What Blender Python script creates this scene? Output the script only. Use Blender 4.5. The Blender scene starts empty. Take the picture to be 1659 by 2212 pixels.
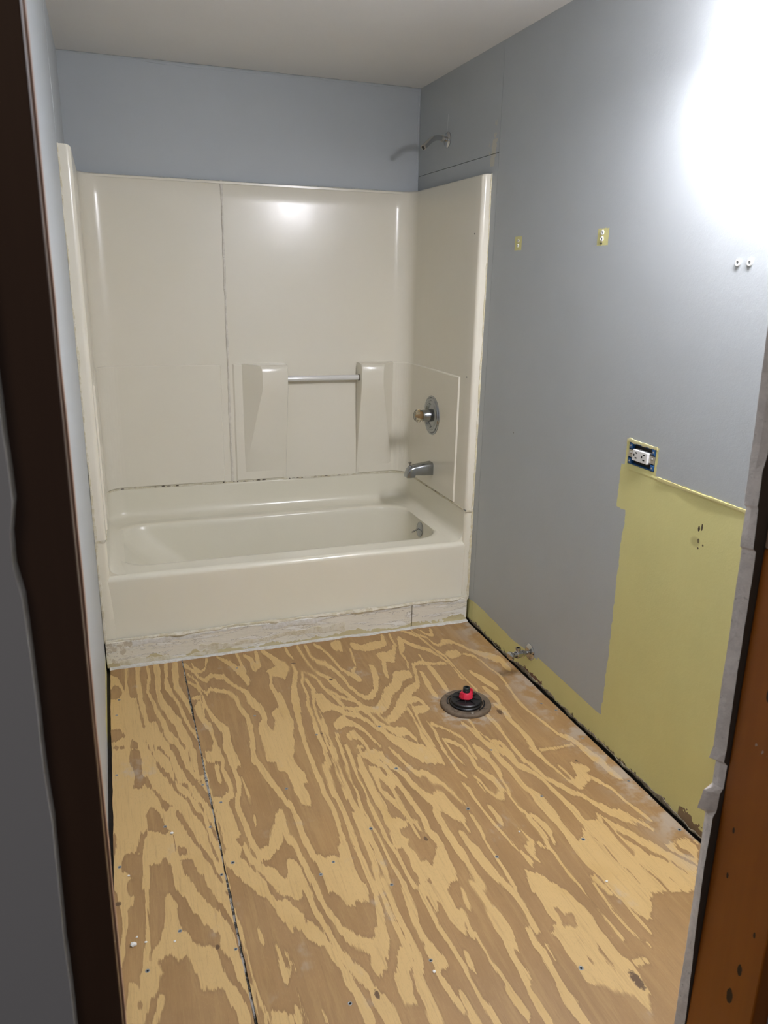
import bpy, bmesh, math, random
from mathutils import Vector, Matrix
random.seed(7)
scene = bpy.context.scene
COL = scene.collection
W, D, H = 1.524, 0.76, 2.272          # room width, back wall, ceiling (metres); tub front is y = 0
SURR, SEAM, RIM = 1.835, 0.507, 0.365
YF0, YF1 = -2.250, -2.2627            # bathroom side drywall of the door wall
YS1 = -2.352                          # hall face of the studs

# ------------------------------------------------------------------ camera
cam_d = bpy.data.cameras.new('camera')
cam = bpy.data.objects.new('camera', cam_d); COL.objects.link(cam)
R = Vector((0.94335711, -0.33116976, 0.02009863))
U = Vector((0.07822125, 0.28087096, 0.95655263))
F = Vector((0.32242643, 0.90079859, -0.29086613))
M = Matrix((R, U, -F)).transposed().to_4x4()
M.translation = Vector((0.10457929, -2.8301041, 1.4459403))
cam.matrix_world = M
cam_d.sensor_fit = 'VERTICAL'; cam_d.sensor_height = 36.0; cam_d.sensor_width = 27.0
cam_d.lens = 1652.955 / 2212 * 36.0
cam_d.clip_start = 0.02
cam_d.dof.use_dof = True; cam_d.dof.focus_distance = 3.0; cam_d.dof.aperture_fstop = 15.0
scene.camera = cam

# ------------------------------------------------------------------ world, exposure, lamp strengths
world = bpy.data.worlds.new('world'); scene.world = world; world.use_nodes = True
world.node_tree.nodes['Background'].inputs[0].default_value = (0.95, 0.95, 1.0, 1)
world.node_tree.nodes['Background'].inputs[1].default_value = 0.13
scene.view_settings.view_transform = 'Standard'
scene.view_settings.look = 'None'
scene.view_settings.gamma = 1.0
scene.view_settings.use_curve_mapping = False
scene.view_settings.exposure = 0.0
BULB_W = 21.5
SHADE_E = 32.0
HALL_W = 2.2
LAMP_COL = (0.97, 0.965, 1.03)

# unseen area light added behind the camera to light the hall side dimly
hl = bpy.data.lights.new('hall_fill_light', 'AREA'); hl.energy = HALL_W; hl.size = 0.35; hl.color = (1.0, 0.86, 0.66)
hlo = bpy.data.objects.new('hall_fill_light', hl); COL.objects.link(hlo)
hlo.location = (-0.35, -3.35, 2.2); hlo.rotation_euler = (math.radians(35), 0, math.radians(-35))

# ------------------------------------------------------------------ object helpers
ORG = {}
def obj(name, bm, mat, parent=None, label=None, smooth=False, bevel=0, seg=2, kind=None):
    off = ORG.get(parent.name, Vector((0, 0, 0))) if parent else Vector((0, 0, 0))
    bmesh.ops.recalc_face_normals(bm, faces=bm.faces[:])
    bmesh.ops.translate(bm, verts=bm.verts[:], vec=-off)
    me = bpy.data.meshes.new(name); bm.to_mesh(me); bm.free()
    if smooth:
        for p in me.polygons: p.use_smooth = True
    o = bpy.data.objects.new(name, me); COL.objects.link(o)
    if mat: me.materials.append(mat)
    if parent: o.parent = parent
    ORG[o.name] = off
    if label: o['label'] = label
    if kind: o['kind'] = kind
    if bevel:
        b = o.modifiers.new('bevel', 'BEVEL'); b.width = bevel; b.segments = seg; b.limit_method = 'ANGLE'; b.angle_limit = math.radians(35)
    if smooth:
        try:
            me.set_sharp_from_angle(angle=math.radians(40))
        except Exception: pass
    return o
def thing(name, label, cat, loc, group=None):
    o = bpy.data.objects.new(name, None); COL.objects.link(o); o.location = loc
    o.empty_display_size = 0.05
    o['label'] = label; o['category'] = cat
    if group: o['group'] = group
    ORG[o.name] = Vector(loc)
    return o
def tag(o, label, cat, group=None):
    o['label'] = label; o['category'] = cat
    if group: o['group'] = group
    return o
def struct(name, bm, mat, **k):
    o = obj(name, bm, mat, **k); o['kind'] = 'structure'; return o
def box(bm, x0, x1, y0, y1, z0, z1):
    v = [bm.verts.new(p) for p in ((x0,y0,z0),(x1,y0,z0),(x1,y1,z0),(x0,y1,z0),(x0,y0,z1),(x1,y0,z1),(x1,y1,z1),(x0,y1,z1))]
    for f in ((0,3,2,1),(4,5,6,7),(0,1,5,4),(1,2,6,5),(2,3,7,6),(3,0,4,7)): bm.faces.new([v[i] for i in f])
    return bm
def B(*a):
    bm = bmesh.new()
    for i in range(0, len(a), 6): box(bm, *a[i:i+6])
    return bm
def frame_of(axis):
    a = Vector(axis).normalized()
    t = Vector((0, 0, 1)) if abs(a.z) < .9 else Vector((0, 1, 0))
    u = a.cross(t).normalized(); v = a.cross(u).normalized()
    return a, u, v
def lathe(bm, origin, axis, prof, n=32, caps=(True, True), su=1.0, sv=1.0, rot=0):
    """prof: list of (distance along axis, radius)"""
    a, u, v = frame_of(axis); o = Vector(origin); rings = []
    for d, r in prof:
        rings.append([bm.verts.new(o + a*d + (u*math.cos(t)*su + v*math.sin(t)*sv)*r) for t in [rot + 2*math.pi*i/n for i in range(n)]])
    for A, Bq in zip(rings, rings[1:]):
        for i in range(n): bm.faces.new((A[i], A[(i+1) % n], Bq[(i+1) % n], Bq[i]))
    if caps[0]: bm.faces.new(rings[0])
    if caps[1]: bm.faces.new(rings[-1])
    return bm
def L(*a, **k):
    return lathe(bmesh.new(), *a, **k)
def tube(bm, pts, rad, n=16, caps=True):
    pts = [Vector(p) for p in pts]; rings = []; prev = None
    for i, p in enumerate(pts):
        t = (pts[min(i+1, len(pts)-1)] - pts[max(i-1, 0)]).normalized()
        if prev is None: u = frame_of(t)[1]
        else: u = (prev - t*prev.dot(t)).normalized()
        prev = u; v = t.cross(u)
        r = rad[i] if isinstance(rad, (list, tuple)) else rad
        rings.append([bm.verts.new(p + (u*math.cos(q) + v*math.sin(q))*r) for q in [2*math.pi*k/n for k in range(n)]])
    for A, Bq in zip(rings, rings[1:]):
        for i in range(n): bm.faces.new((A[i], A[(i+1) % n], Bq[(i+1) % n], Bq[i]))
    if caps: bm.faces.new(rings[0]); bm.faces.new(rings[-1])
    return bm
def loft(bm, rings, closed=True):
    vr = [[bm.verts.new(p) for p in r] for r in rings]
    for A, Bq in zip(vr, vr[1:]):
        n = len(A)
        for i in range(n if closed else n-1):
            j = (i+1) % n
            bm.faces.new((A[i], A[j], Bq[j], Bq[i]))
    return vr
def prism(bm, poly, fn, t0, t1):
    """poly of 2d points; fn(a, b, t) -> 3d point"""
    A = [bm.verts.new(fn(a, b, t0)) for a, b in poly]; Bq = [bm.verts.new(fn(a, b, t1)) for a, b in poly]
    bm.faces.new(A); bm.faces.new(Bq[::-1])
    n = len(poly)
    for i in range(n): bm.faces.new((A[i], Bq[i], Bq[(i+1) % n], A[(i+1) % n]))
    return bm
def walk(n, step, seed, smooth=1):
    rr = random.Random(seed); v = 0; out = []
    for i in range(n):
        v = v*0.86 + rr.uniform(-step, step); out.append(v)
    for _ in range(smooth):
        out = [(out[max(i-1, 0)] + 2*out[i] + out[min(i+1, n-1)])/4 for i in range(n)]
    return out
def ragged(bm, s0, s1, lo, hi, fn, th, n=90, seed=1, step=.002, step2=None):
    """strip between lo(s) and hi(s) with uneven edges and a real thickness. fn(s, h, t)->3d"""
    a = walk(n+1, step, seed); b = walk(n+1, step2 if step2 is not None else step, seed+50)
    c = walk(n+1, th*.25, seed+90)
    rows = []
    for i in range(n+1):
        s = s0 + (s1-s0)*i/n
        l = (lo(s) if callable(lo) else lo) + a[i]; h = (hi(s) if callable(hi) else hi) + b[i]
        t = max(th + c[i], th*.3)
        m = (h-l)
        rows.append([fn(s, l, 0), fn(s, l + m*.06, t*.8), fn(s, l+m*.5, t), fn(s, h - m*.06, t*.8), fn(s, h, 0)])
    vr = [[bm.verts.new(p) for p in r] for r in rows]
    for A, Bq in zip(vr, vr[1:]):
        for i in range(4): bm.faces.new((A[i], A[i+1], Bq[i+1], Bq[i]))
    bm.faces.new(vr[0]); bm.faces.new(vr[-1][::-1])
    return bm

# ------------------------------------------------------------------ material helpers: a small expression language over math nodes
class NT:
    def __init__(s, name):
        s.m = bpy.data.materials.new(name); s.m.use_nodes = True
        s.t = s.m.node_tree; s.b = s.t.nodes['Principled BSDF']
        g = s.t.nodes.new('ShaderNodeNewGeometry'); s.P = E(s, g.outputs['Position'])
        sp = s.t.nodes.new('ShaderNodeSeparateXYZ'); s.t.links.new(g.outputs['Position'], sp.inputs[0])
        s.x, s.y, s.z = (E(s, sp.outputs[i]) for i in range(3))
    def put(s, v, inp):
        if isinstance(v, E): s.t.links.new(v.s, inp)
        elif isinstance(v, (tuple, list)):
            inp.default_value = tuple(v) + ((1,) if len(v) == 3 and inp.type == 'RGBA' else ())
        else: inp.default_value = v
    def math(s, op, *a, clamp=False):
        n = s.t.nodes.new('ShaderNodeMath'); n.operation = op; n.use_clamp = clamp
        for i, v in enumerate(a): s.put(v, n.inputs[i])
        return E(s, n.outputs[0])
    def vec(s, x, y, z):
        n = s.t.nodes.new('ShaderNodeCombineXYZ')
        for i, v in enumerate((x, y, z)): s.put(v, n.inputs[i])
        return E(s, n.outputs[0])
    def noise(s, v=None, scale=5.0, detail=2.0, rough=.5, dist=0.0, sx=1, sy=1, sz=1, off=0):
        if v is None: v = s.vec(s.x*sx + off, s.y*sy + off*.7, s.z*sz)
        n = s.t.nodes.new('ShaderNodeTexNoise'); s.put(v, n.inputs['Vector'])
        n.inputs['Scale'].default_value = scale; n.inputs['Detail'].default_value = detail
        n.inputs['Roughness'].default_value = rough; n.inputs['Distortion'].default_value = dist
        return E(s, n.outputs[0])
    def mix(s, f, a, b):
        n = s.t.nodes.new('ShaderNodeMix'); n.data_type = 'RGBA'
        s.put(f, n.inputs[0]); s.put(a, n.inputs[6]); s.put(b, n.inputs[7])
        return E(s, n.outputs[2])
    def ss(s, v, a, b):
        n = s.t.nodes.new('ShaderNodeMapRange'); n.interpolation_type = 'SMOOTHSTEP'
        s.put(v, n.inputs[0]); n.inputs[1].default_value = a; n.inputs[2].default_value = b
        return E(s, n.outputs[0])
    def lt(s, a, b): return s.math('LESS_THAN', a, b)
    def gt(s, a, b): return s.math('GREATER_THAN', a, b)
    def box(s, u, u0, u1, v, v0, v1):
        return s.gt(u, u0)*s.lt(u, u1)*s.gt(v, v0)*s.lt(v, v1)
    def done(s, col=None, rough=None, metal=None, bump=None, bs=.3, bd=.002, **k):
        if col is not None: s.put(col, s.b.inputs['Base Color'])
        if rough is not None: s.put(rough, s.b.inputs['Roughness'])
        if metal is not None: s.put(metal, s.b.inputs['Metallic'])
        for kk, v in k.items(): s.put(v, s.b.inputs[kk.replace('_', ' ')])
        if bump is not None:
            n = s.t.nodes.new('ShaderNodeBump'); n.inputs['Strength'].default_value = bs; n.inputs['Distance'].default_value = bd
            s.put(bump, n.inputs['Height']); s.t.links.new(n.outputs[0], s.b.inputs['Normal'])
        return s.m
class E:
    def __init__(s, nt, so): s.n, s.s = nt, so
    def __add__(a, b): return a.n.math('ADD', a, b)
    __radd__ = __add__
    def __sub__(a, b): return a.n.math('SUBTRACT', a, b)
    def __rsub__(a, b): return a.n.math('SUBTRACT', b, a)
    def __mul__(a, b): return a.n.math('MULTIPLY', a, b)
    __rmul__ = __mul__
    def __truediv__(a, b): return a.n.math('DIVIDE', a, b)
    def mx(a, b): return a.n.math('MAXIMUM', a, b)
    def mn(a, b): return a.n.math('MINIMUM', a, b)
    def fr(a): return a.n.math('FRACT', a)
    def abs(a): return a.n.math('ABSOLUTE', a)
    def clamp(a): return a.n.math('ADD', a, 0.0, clamp=True)
def simple(name, col, rough=.5, metal=0, var=.06, nscale=30, bump=.0, bs=.2, bd=.001, **k):
    m = NT(name); n = m.noise(m.P, nscale, 3, .6)
    c = m.mix(n, tuple(c*(1-var*1.4) for c in col), tuple(min(1, c*(1+var)) for c in col))
    b = m.noise(m.P, bump, 3, .6) if bump else None
    return m.done(c, m.noise(m.P, nscale*.7, 2)*.12 + (rough-.06), metal, b, bs, bd, **k)

# ------------------------------------------------------------------ materials
GREY = (.44, .467, .48)
YEL = (.70, .66, .295)
def m_wall(name, which):
    m = NT(name)
    wav = m.noise(m.P, 3.0, 3, .6); fine = m.noise(m.P, 260, 3, .65); mid = m.noise(m.P, 22, 3, .6)
    grey = m.mix(wav, tuple(c*.95 for c in GREY), tuple(c*1.05 for c in GREY))
    col = grey; hgt = fine*.35 + m.noise(m.P, 60, 3, .6)*.65
    if which == 'right':
        yel = m.mix(m.noise(m.P, 7, 4, .6), tuple(c*.93 for c in YEL), tuple(c*1.05 for c in YEL))
        y = m.y + (m.noise(m.P, 70, 3, .6)-.5)*.010; z = m.z + (m.noise(m.P, 40, 3, .6)-.5)*.012
        # steps of the paint edge down the side of the missing vanity
        st = (m.noise(m.vec(0, 0, m.z), 11, 1, .5) - .5)*.05
        k1 = m.lt(z, .096 + (m.noise(m.vec(0, m.y, 0), 3.3, 2, .5)-.5)*.06)*m.gt(m.y, -1.03)
        k1 = k1.mx(m.lt(m.z, .10 + (m.y+1.0)*.02)*m.lt(m.y, -.60)*m.gt(m.y, -1.1))
        k2 = m.lt(y + st*.5, -1.004 + 0*m.z)*m.lt(z, .933)
        k3 = m.lt(y, -.962)*m.gt(z, .80)*m.lt(z, .933)
        o = m.box(y, -1.120, -.978, z, .90, 1.013)
        p1 = m.box(m.y + (m.noise(m.P, 150, 2)-.5)*.006, -.263, -.213, m.z + (m.noise(m.P, 190, 2)-.5)*.006, 1.556, 1.603)
        p2 = m.box(m.y + (m.noise(m.P, 150, 2)-.5)*.006, -.783, -.727, m.z + (m.noise(m.P, 190, 2)-.5)*.006, 1.556, 1.605)
        ym = k1.mx(k2).mx(k3).mx(o).mx(p1).mx(p2).clamp()
        col = m.mix(ym, grey, yel)
        # bare plaster scars above the surround corner
        sc = m.gt(m.noise(m.vec(0, m.y*3.0, m.z), 26, 3, .6), .50)
        pt = m.box(m.y + (m.z-1.91)*.18 + (m.noise(m.P, 90, 3)-.5)*.022, -.018, .018, m.z, 1.862, 1.955).mx(
             m.box(m.y, -.022, .008, m.z, 1.955, 2.02)*m.gt(m.noise(m.vec(0, m.y*3.0, m.z), 45, 3, .6), .55)).mx(
             m.box(m.y, .012, .045, m.z, 1.89, 1.955)*sc*m.gt(m.noise(m.vec(0, m.y*4.0, m.z), 60, 2, .6), .56))
        col = m.mix(pt, col, (.55, .53, .45))
        tr = m.box(m.y + (m.z-2.05)*.12, .442, .446, m.z, 2.02, 2.115)
        col = m.mix(tr*.7, col, (.75, .76, .76))
        # dirt and torn paper along the foot of the wall
        dn = m.noise(m.vec(0, m.y*1.0, m.z*1.0), 38, 4, .7)
        dirt = m.lt(m.z, (dn-.42)*.10)
        col = m.mix(dirt*.85, col, m.mix(m.gt(m.noise(m.P, 80, 3), .52), (.06, .045, .03), (.24, .18, .13)))
        torn = m.lt(m.z, .026 + (m.noise(m.P, 60, 3)-.40)*.10)*m.lt(m.y, -1.39)
        col = m.mix(torn, col, (.23, .16, .09))
        rust = m.box(m.y + (m.noise(m.P, 60, 3)-.5)*.04, -.64, -.50, m.z + (m.noise(m.P, 50, 3)-.5)*.03, -.02, .026)*m.gt(m.noise(m.P, 45, 3), .42)
        col = m.mix(rust, col, (.20, .11, .07))
        # scuffs and screw dents in the yellow area
        for (cy, cz, w, h) in ((-1.312, .838, .004, .008), (-1.322, .845, .003, .010), (-1.316, .806, .004, .007), (-1.334, .799, .003, .003), (-1.318, .786, .003, .003), (-.3, .9, .002, .002)):
            col = m.mix(m.lt(m.math('POWER', (m.y-cy)/w, 2.0) + m.math('POWER', (m.z-cz)/h, 2.0) + m.noise(m.P, 200, 2)*.8, 1.3), col, (.09, .07, .04))
        sm = m.ss(m.math('POWER', (m.y+1.305)/.02, 2.0) + m.math('POWER', (m.z-.80)/.016, 2.0), 1.2, .1)
        col = m.mix(sm*.45, col, (.30, .26, .11))
        # thick paint ridge left along the old countertop line
        rg = m.ss((m.z - .925 + (wav-.5)*.006).abs(), .006, .0)*m.lt(m.y, -1.0)
        hgt = hgt + rg*2.0 + ym*.5 + pt*.8
    if which == 'left':
        sp = m.lt(m.z, .05 + (mid-.5)*.05)*m.gt(m.y, -.5)
        col = m.mix(sp, col, YEL)
    if which in ('left', 'right', 'back'):
        edge = m.gt(m.z + (m.noise(m.P, 90, 3)-.5)*.010, H-.004)
        col = m.mix(edge*.6, col, (.45, .47, .46))
    return m.done(col, .46 + fine*.08, 0, hgt, .5 if which != 'back' else .35, .0012, Specular_IOR_Level=.35)
MW = {k: m_wall('painted_wall_'+k, k) for k in ('left', 'right', 'back', 'front')}
def m_ceiling():
    m = NT('ceiling_paint'); n = m.noise(m.P, 2.2, 3, .6)
    col = m.mix(n, (.76, .745, .72), (.82, .805, .78))
    e = m.gt(m.y + (m.noise(m.P, 60, 3)-.5)*.016, .752)
    col = m.mix(e, col, (.42, .45, .46))
    sp = m.gt(m.noise(m.P, 34, 4, .7), .74)
    col = m.mix(sp*.35, col, (.28, .26, .2))
    return m.done(col, .5, 0, m.noise(m.P, 90, 3, .6)*.6 + n*1.5, .25, .002)
M_CEIL = m_ceiling()
def m_enamel(name, col, wob=.10):
    m = NT(name); n = m.noise(m.P, 2.6, 3, .55); n2 = m.noise(m.P, 45, 4, .7)
    c = m.mix(n, col, tuple(a*b for a, b in zip(col, (.95, .955, .91))))
    c = m.mix(m.gt(n2, .76)*.25, c, (.42, .36, .25))
    bump = m.noise(m.P, 5.5, 2, .5)*wob*10 + m.noise(m.P, 34, 4, .6)*wob*.7 + m.noise(m.P, 120, 3, .6)*.05
    return m.done(c, .17 + n*.08, 0, bump, .22, .004, Specular_IOR_Level=.45)
CREAM = (.775, .735, .615)
M_TUB = m_enamel('cream_enamel', CREAM, .04)
M_SUR = m_enamel('cream_fibreglass', (.785, .74, .635), .13)
def m_caulk(name, a, b, c, s=40):
    m = NT(name); n = m.noise(m.P, s, 4, .7); n2 = m.noise(m.P, s*3, 3, .7)
    col = m.mix(m.ss(n, .4, .62), a, b); col = m.mix(m.gt(n2, .66)*.6, col, c)
    return m.done(col, .6, 0, n + n2*.5, .6, .002)
M_CAULK = m_caulk('old_caulk', (.70, .66, .54), (.58, .52, .36), (.30, .26, .18))
M_CAULKY = m_caulk('yellow_edge_paint', (.62, .56, .36), (.70, .66, .52), (.36, .30, .16))
M_CAULKW = m_caulk('white_caulk', (.72, .71, .67), (.62, .60, .53), (.33, .31, .27), 60)
M_CRACK = simple('dark_grime', (.09, .07, .05), .8)
def m_board():
    m = NT('peeling_board_paint'); n = m.noise(m.P, 9, 4, .65, sx=.6); n2 = m.noise(None, 16, 5, .72, .6, sx=.35, sz=2.2)
    col = m.mix(n, (.70, .66, .54), (.78, .75, .66))
    col = m.mix(m.gt(n2, .54)*.8, col, (.80, .79, .74))
    col = m.mix(m.ss((n2-.555).abs(), .016, .0)*.9, col, (.33, .28, .19))
    yb = m.lt(m.z, .012 + (n-.45)*.12)
    col = m.mix(yb*.8, col, (.50, .42, .19))
    col = m.mix(m.lt(m.x, .10)*m.gt(m.noise(m.P, 30, 4, .7), .52)*.6, col, (.42, .34, .22))
    return m.done(col, .55, 0, n2*2 + n, .5, .003)
M_BOARD = m_board()

PALEW = (.60, .405, .170)
DARKW = (.315, .185, .075)
def m_ply(name, off, left):
    m = NT(name); x, y = m.x, m.y
    an = m.t.nodes.new('ShaderNodeAttribute'); an.attribute_name = 'grain'; f = E(m, an.outputs['Fac'])
    j1 = m.noise(m.vec(x*1.0, y*.07, off), 130, 4, .72) - .5
    j2 = m.noise(m.vec(x*1.0, y*.35, off+3), 38, 3, .6) - .5
    j3 = m.noise(m.vec(x*1.0, y*.11, off+5), 60, 3, .6) - .5
    soft = m.ss(m.noise(m.vec(x, y*.5, off+23), 6, 3, .6), .52, .72)
    fj = f + j1*.0175 + j2*.006 + j3*.006 + .0012
    band = ((fj/(soft*.007 + .0009)) + .5).clamp()
    fib = m.noise(m.vec(x*1.0, y*.03, off), 420, 3, .6)
    fib2 = m.noise(m.vec(x*1.0, y*.06, off), 90, 3, .6)
    big = m.noise(m.vec(x, y*.8, off+9), 4.0, 4, .6)
    dark = m.mix(fib, DARKW, tuple(c*1.36 for c in DARKW))
    dark = m.mix(m.ss(big, .35, .65), dark, m.mix(fib2, tuple(c*1.0 for c in DARKW), tuple(c*b for c, b in zip(DARKW, (1.2, 1.24, 1.4)))))
    pale = m.mix(fib2, tuple(c*.94 for c in PALEW), tuple(c*1.05 for c in PALEW))
    pale = m.mix(m.ss(big, .55, .72)*.5, pale, tuple(c*b for c, b in zip(PALEW, (.86, .82, .70))))
    col = m.mix(band, dark, pale)
    # growth rings: darker hairline just outside the pale wood, faint secondary rings inside it
    rim = m.ss(fj, -.0042, -.0006)*(1-band)
    col = m.mix(rim*.30, col, tuple(c*.62 for c in DARKW))
    r2 = m.ss(((fj*170.0 + j3*1.5).fr()-.5).abs(), .42, .49)
    col = m.mix(r2*band*.36, col, tuple(c*.72 for c in PALEW))
    col = m.mix(r2*(1-band)*.26, col, tuple(c*.8 for c in PALEW))
    sl = m.gt(m.noise(m.vec(x*1.0, y*.05, off+11), 150, 3, .65), .735)
    col = m.mix(sl*(1-band)*.55, col, PALEW)
    sd = m.gt(m.noise(m.vec(x*1.0, y*.07, off+13), 120, 3, .65), .745)
    col = m.mix(sd*band*.6, col, DARKW)
    bl = m.ss(m.noise(m.vec(x, y*.45, off+17), 9, 5, .68), .35, .66)
    col = m.mix(bl*(1-band)*.40, col, tuple(c*b for c, b in zip(DARKW, (.80, .76, .68))))
    st = m.noise(m.vec(x*1.0, y*.04, off+19), 200, 4, .7)
    col = m.mix(m.ss(st, .52, .72)*.30, col, tuple(c*.66 for c in DARKW))
    q1 = m.ss(m.noise(m.vec(x*1.0, y*.07, off+29), 42, 5, .7), .50, .64)
    q2 = m.ss(m.noise(m.vec(x*1.0, y*.06, off+31), 55, 5, .7), .54, .68)
    mid = tuple((a+b*1.4)/2.4 for a, b in zip(PALEW, DARKW))
    col = m.mix(q1*(1-band)*.42, col, mid); col = m.mix(q2*band*.36, col, mid)
    # grey filler smears
    sm = m.ss(m.noise(m.vec(x*1.0, y*.7, 2.0), 7, 4, .62), .60, .72)*m.ss(m.noise(m.vec(x, y*.4, 5.0), 40, 3, .6), .40, .62)
    near = m.ss(x, 1.36, 1.50)*m.ss(m.noise(m.vec(x, y, 1.0), 11, 4, .6), .44, .60)
    ring = m.ss(m.math('SQRT', m.math('POWER', x-1.195, 2.0) + m.math('POWER', (y+.675), 2.0)), .155, .095)*m.ss(m.noise(m.vec(x, y, 4.0), 20, 4, .6), .46, .60)
    col = m.mix((sm*.5).mx(near*.6).mx(ring*.65), col, (.46, .415, .35))
    # knots and tear-outs
    for (cx, cy, a, b) in ((.796,-.345,.007,.010),(.688,-.179,.014,.005),(.021,-1.23,.008,.008),(.81,-1.251,.006,.011),(.532,-1.655,.006,.014),(.23,-1.428,.006,.009),(1.30,-.74,.010,.02),(1.399,-1.07,.005,.008),(.67,-.68,.004,.006),(1.08,-1.80,.012,.03)):
        if (cx < .279) != left: continue
        q = m.math('POWER', (x-cx)/a, 2.0) + m.math('POWER', (y-cy)/b, 2.0) + m.noise(m.vec(x, y, 0.0), 160, 3, .7)*2.2
        col = m.mix(m.ss(q, 2.1, 1.5), col, (.13, .075, .035))
    return m.done(col, .50 + fib*.12, 0, fib*.5 + band*.4, .22, .0012)
M_PLY1 = m_ply('plywood_narrow_sheet', 2.7, True)
M_PLY2 = m_ply('plywood_wide_sheet', 5.3, False)
def m_stud(name, a, b, s=1.0):
    m = NT(name); n = m.noise(m.vec(m.x, m.y*1.0, m.z*.05), 45, 4, .6); n2 = m.noise(m.vec(m.x, m.y, m.z*.1), 8, 2, .5)
    col = m.mix(n, a, b); col = m.mix(m.ss(n2, .55, .7)*.5, col, tuple(c*.6 for c in a))
    for (z, y, r) in ((1.04, -2.30, .006), (.86, -2.285, .003), (.80, -2.287, .003), (.70, -2.325, .006), (.655, -2.318, .008), (.76, -2.335, .003)):
        q = m.math('POWER', (m.z-z)/(r*1.5), 2.0) + m.math('POWER', (m.y-y)/(r*.6), 2.0) + m.noise(m.P, 300, 2)*.8
        col = m.mix(m.lt(q, 1.2), col, (.03, .012, .003))
    pq = m.gt(m.noise(m.vec(m.x, m.y*2.0, m.z), 26, 3, .6), .73)
    col = m.mix(pq*.5, col, (.5, .47, .42))
    return m.done(col, .38, 0, n, .2, .001, Specular_IOR_Level=.25)
M_STUD = m_stud('varnished_pine', (.25, .068, .004), (.37, .110, .008))
M_STUDU = m_stud('grey_unvarnished_pine', (.36, .24, .17), (.46, .32, .24))
M_STUDD = m_stud('dark_stained_wood', (.055, .028, .018), (.085, .045, .028))
M_STUDD2 = simple('lit_wood_arris', (.35, .20, .13), .45)  # paler copy of the stud wood, standing in for bathroom light on its edge
M_GYP = m_caulk('cut_gypsum', (.84, .775, .73), (.72, .665, .625), (.40, .365, .335), 55)
M_PAPER = simple('gypsum_back_paper', (.085, .065, .05), .85, var=.2)
M_HALL = simple('hall_wall_paint', (.42, .42, .45), .6, var=.03, nscale=4)
M_SUB = simple('dark_subfloor', (.05, .042, .034), .9, var=.3, nscale=60)
def m_fill():
    m = NT('seam_filler'); n = m.noise(m.P, 60, 4, .7)
    return m.done(m.mix(m.ss(n, .46, .53), (.06, .055, .045), (.40, .39, .37)), .7, 0, n, .6, .003)
M_FILL = m_fill()
M_CHROME = simple('chrome', (.55, .55, .55), .10, 1.0, var=.04, nscale=10)
M_CHROMED = simple('worn_chrome', (.36, .375, .385), .22, 1.0, var=.03, nscale=8)
M_HOLE = simple('black_hole', (.01, .01, .01), .7)
M_BLACK = simple('black_rubber', (.012, .012, .013), .42, var=.2)
M_BLACKG = simple('black_plastic', (.012, .018, .018), .3, var=.2)
M_RED = simple('red_plastic', (.62, .018, .055), .38, var=.08)
M_IRON = simple('rusty_brown_iron', (.17, .125, .085), .6, .2, var=.35, nscale=70, bump=140, bs=.5, bd=.002)
M_BLUE = simple('blue_plastic_box', (.012, .085, .26), .35, var=.1)
M_WHITE = simple('white_plastic', (.78, .77, .76), .35, var=.02)
M_SCREW = simple('grey_screw_filler', (.30, .32, .325), .5, .2, var=.3, nscale=200)
M_CRUMB = simple('white_plaster', (.85, .84, .80), .8)
M_METAL = simple('galvanised_steel', (.55, .52, .47), .35, .9, var=.2, nscale=120)
def m_glass(name, col, rough, ior=1.49):
    m = NT(name); n = m.noise(m.P, 25, 2)
    return m.done(m.mix(n, col, tuple(c*.96 for c in col)), rough, 0, n, .1, .001, IOR=ior, Transmission_Weight=1.0)
M_ACR = simple('milky_acrylic', (.95, .94, .90), .10, var=.02, Transmission_Weight=.25, IOR=1.49)
M_ACRK = m_glass('aged_clear_acrylic', (.93, .86, .72), .05)
M_AMBER = simple('amber_core', (.40, .26, .11), .4)
def m_shade():
    m = NT('lit_frosted_glass'); n = m.noise(m.P, 6, 2)
    m.done(m.mix(n, (.9, .9, .9), (.95, .95, .95)), .3, 0, Emission_Color=LAMP_COL, Emission_Strength=SHADE_E)
    # thin frosted glass: part of the bulb's light goes straight through
    tr = m.t.nodes.new('ShaderNodeBsdfTransparent'); tr.inputs[0].default_value = (.80, .80, .80, 1)
    mx = m.t.nodes.new('ShaderNodeMixShader'); mx.inputs[0].default_value = .22
    out = [q for q in m.t.nodes if q.type == 'OUTPUT_MATERIAL'][0]
    m.t.links.new(tr.outputs[0], mx.inputs[1]); m.t.links.new(m.b.outputs[0], mx.inputs[2]); m.t.links.new(mx.outputs[0], out.inputs[0])
    return m.m
M_SHADE = m_shade()
def m_bulb():
    m = NT('lit_bulb'); n = m.noise(m.P, 6, 2)
    return m.done(m.mix(n, (.9, .9, .9), (.95, .95, .95)), .3, 0, Emission_Color=LAMP_COL, Emission_Strength=30.0)
M_BULB = m_bulb()

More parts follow.
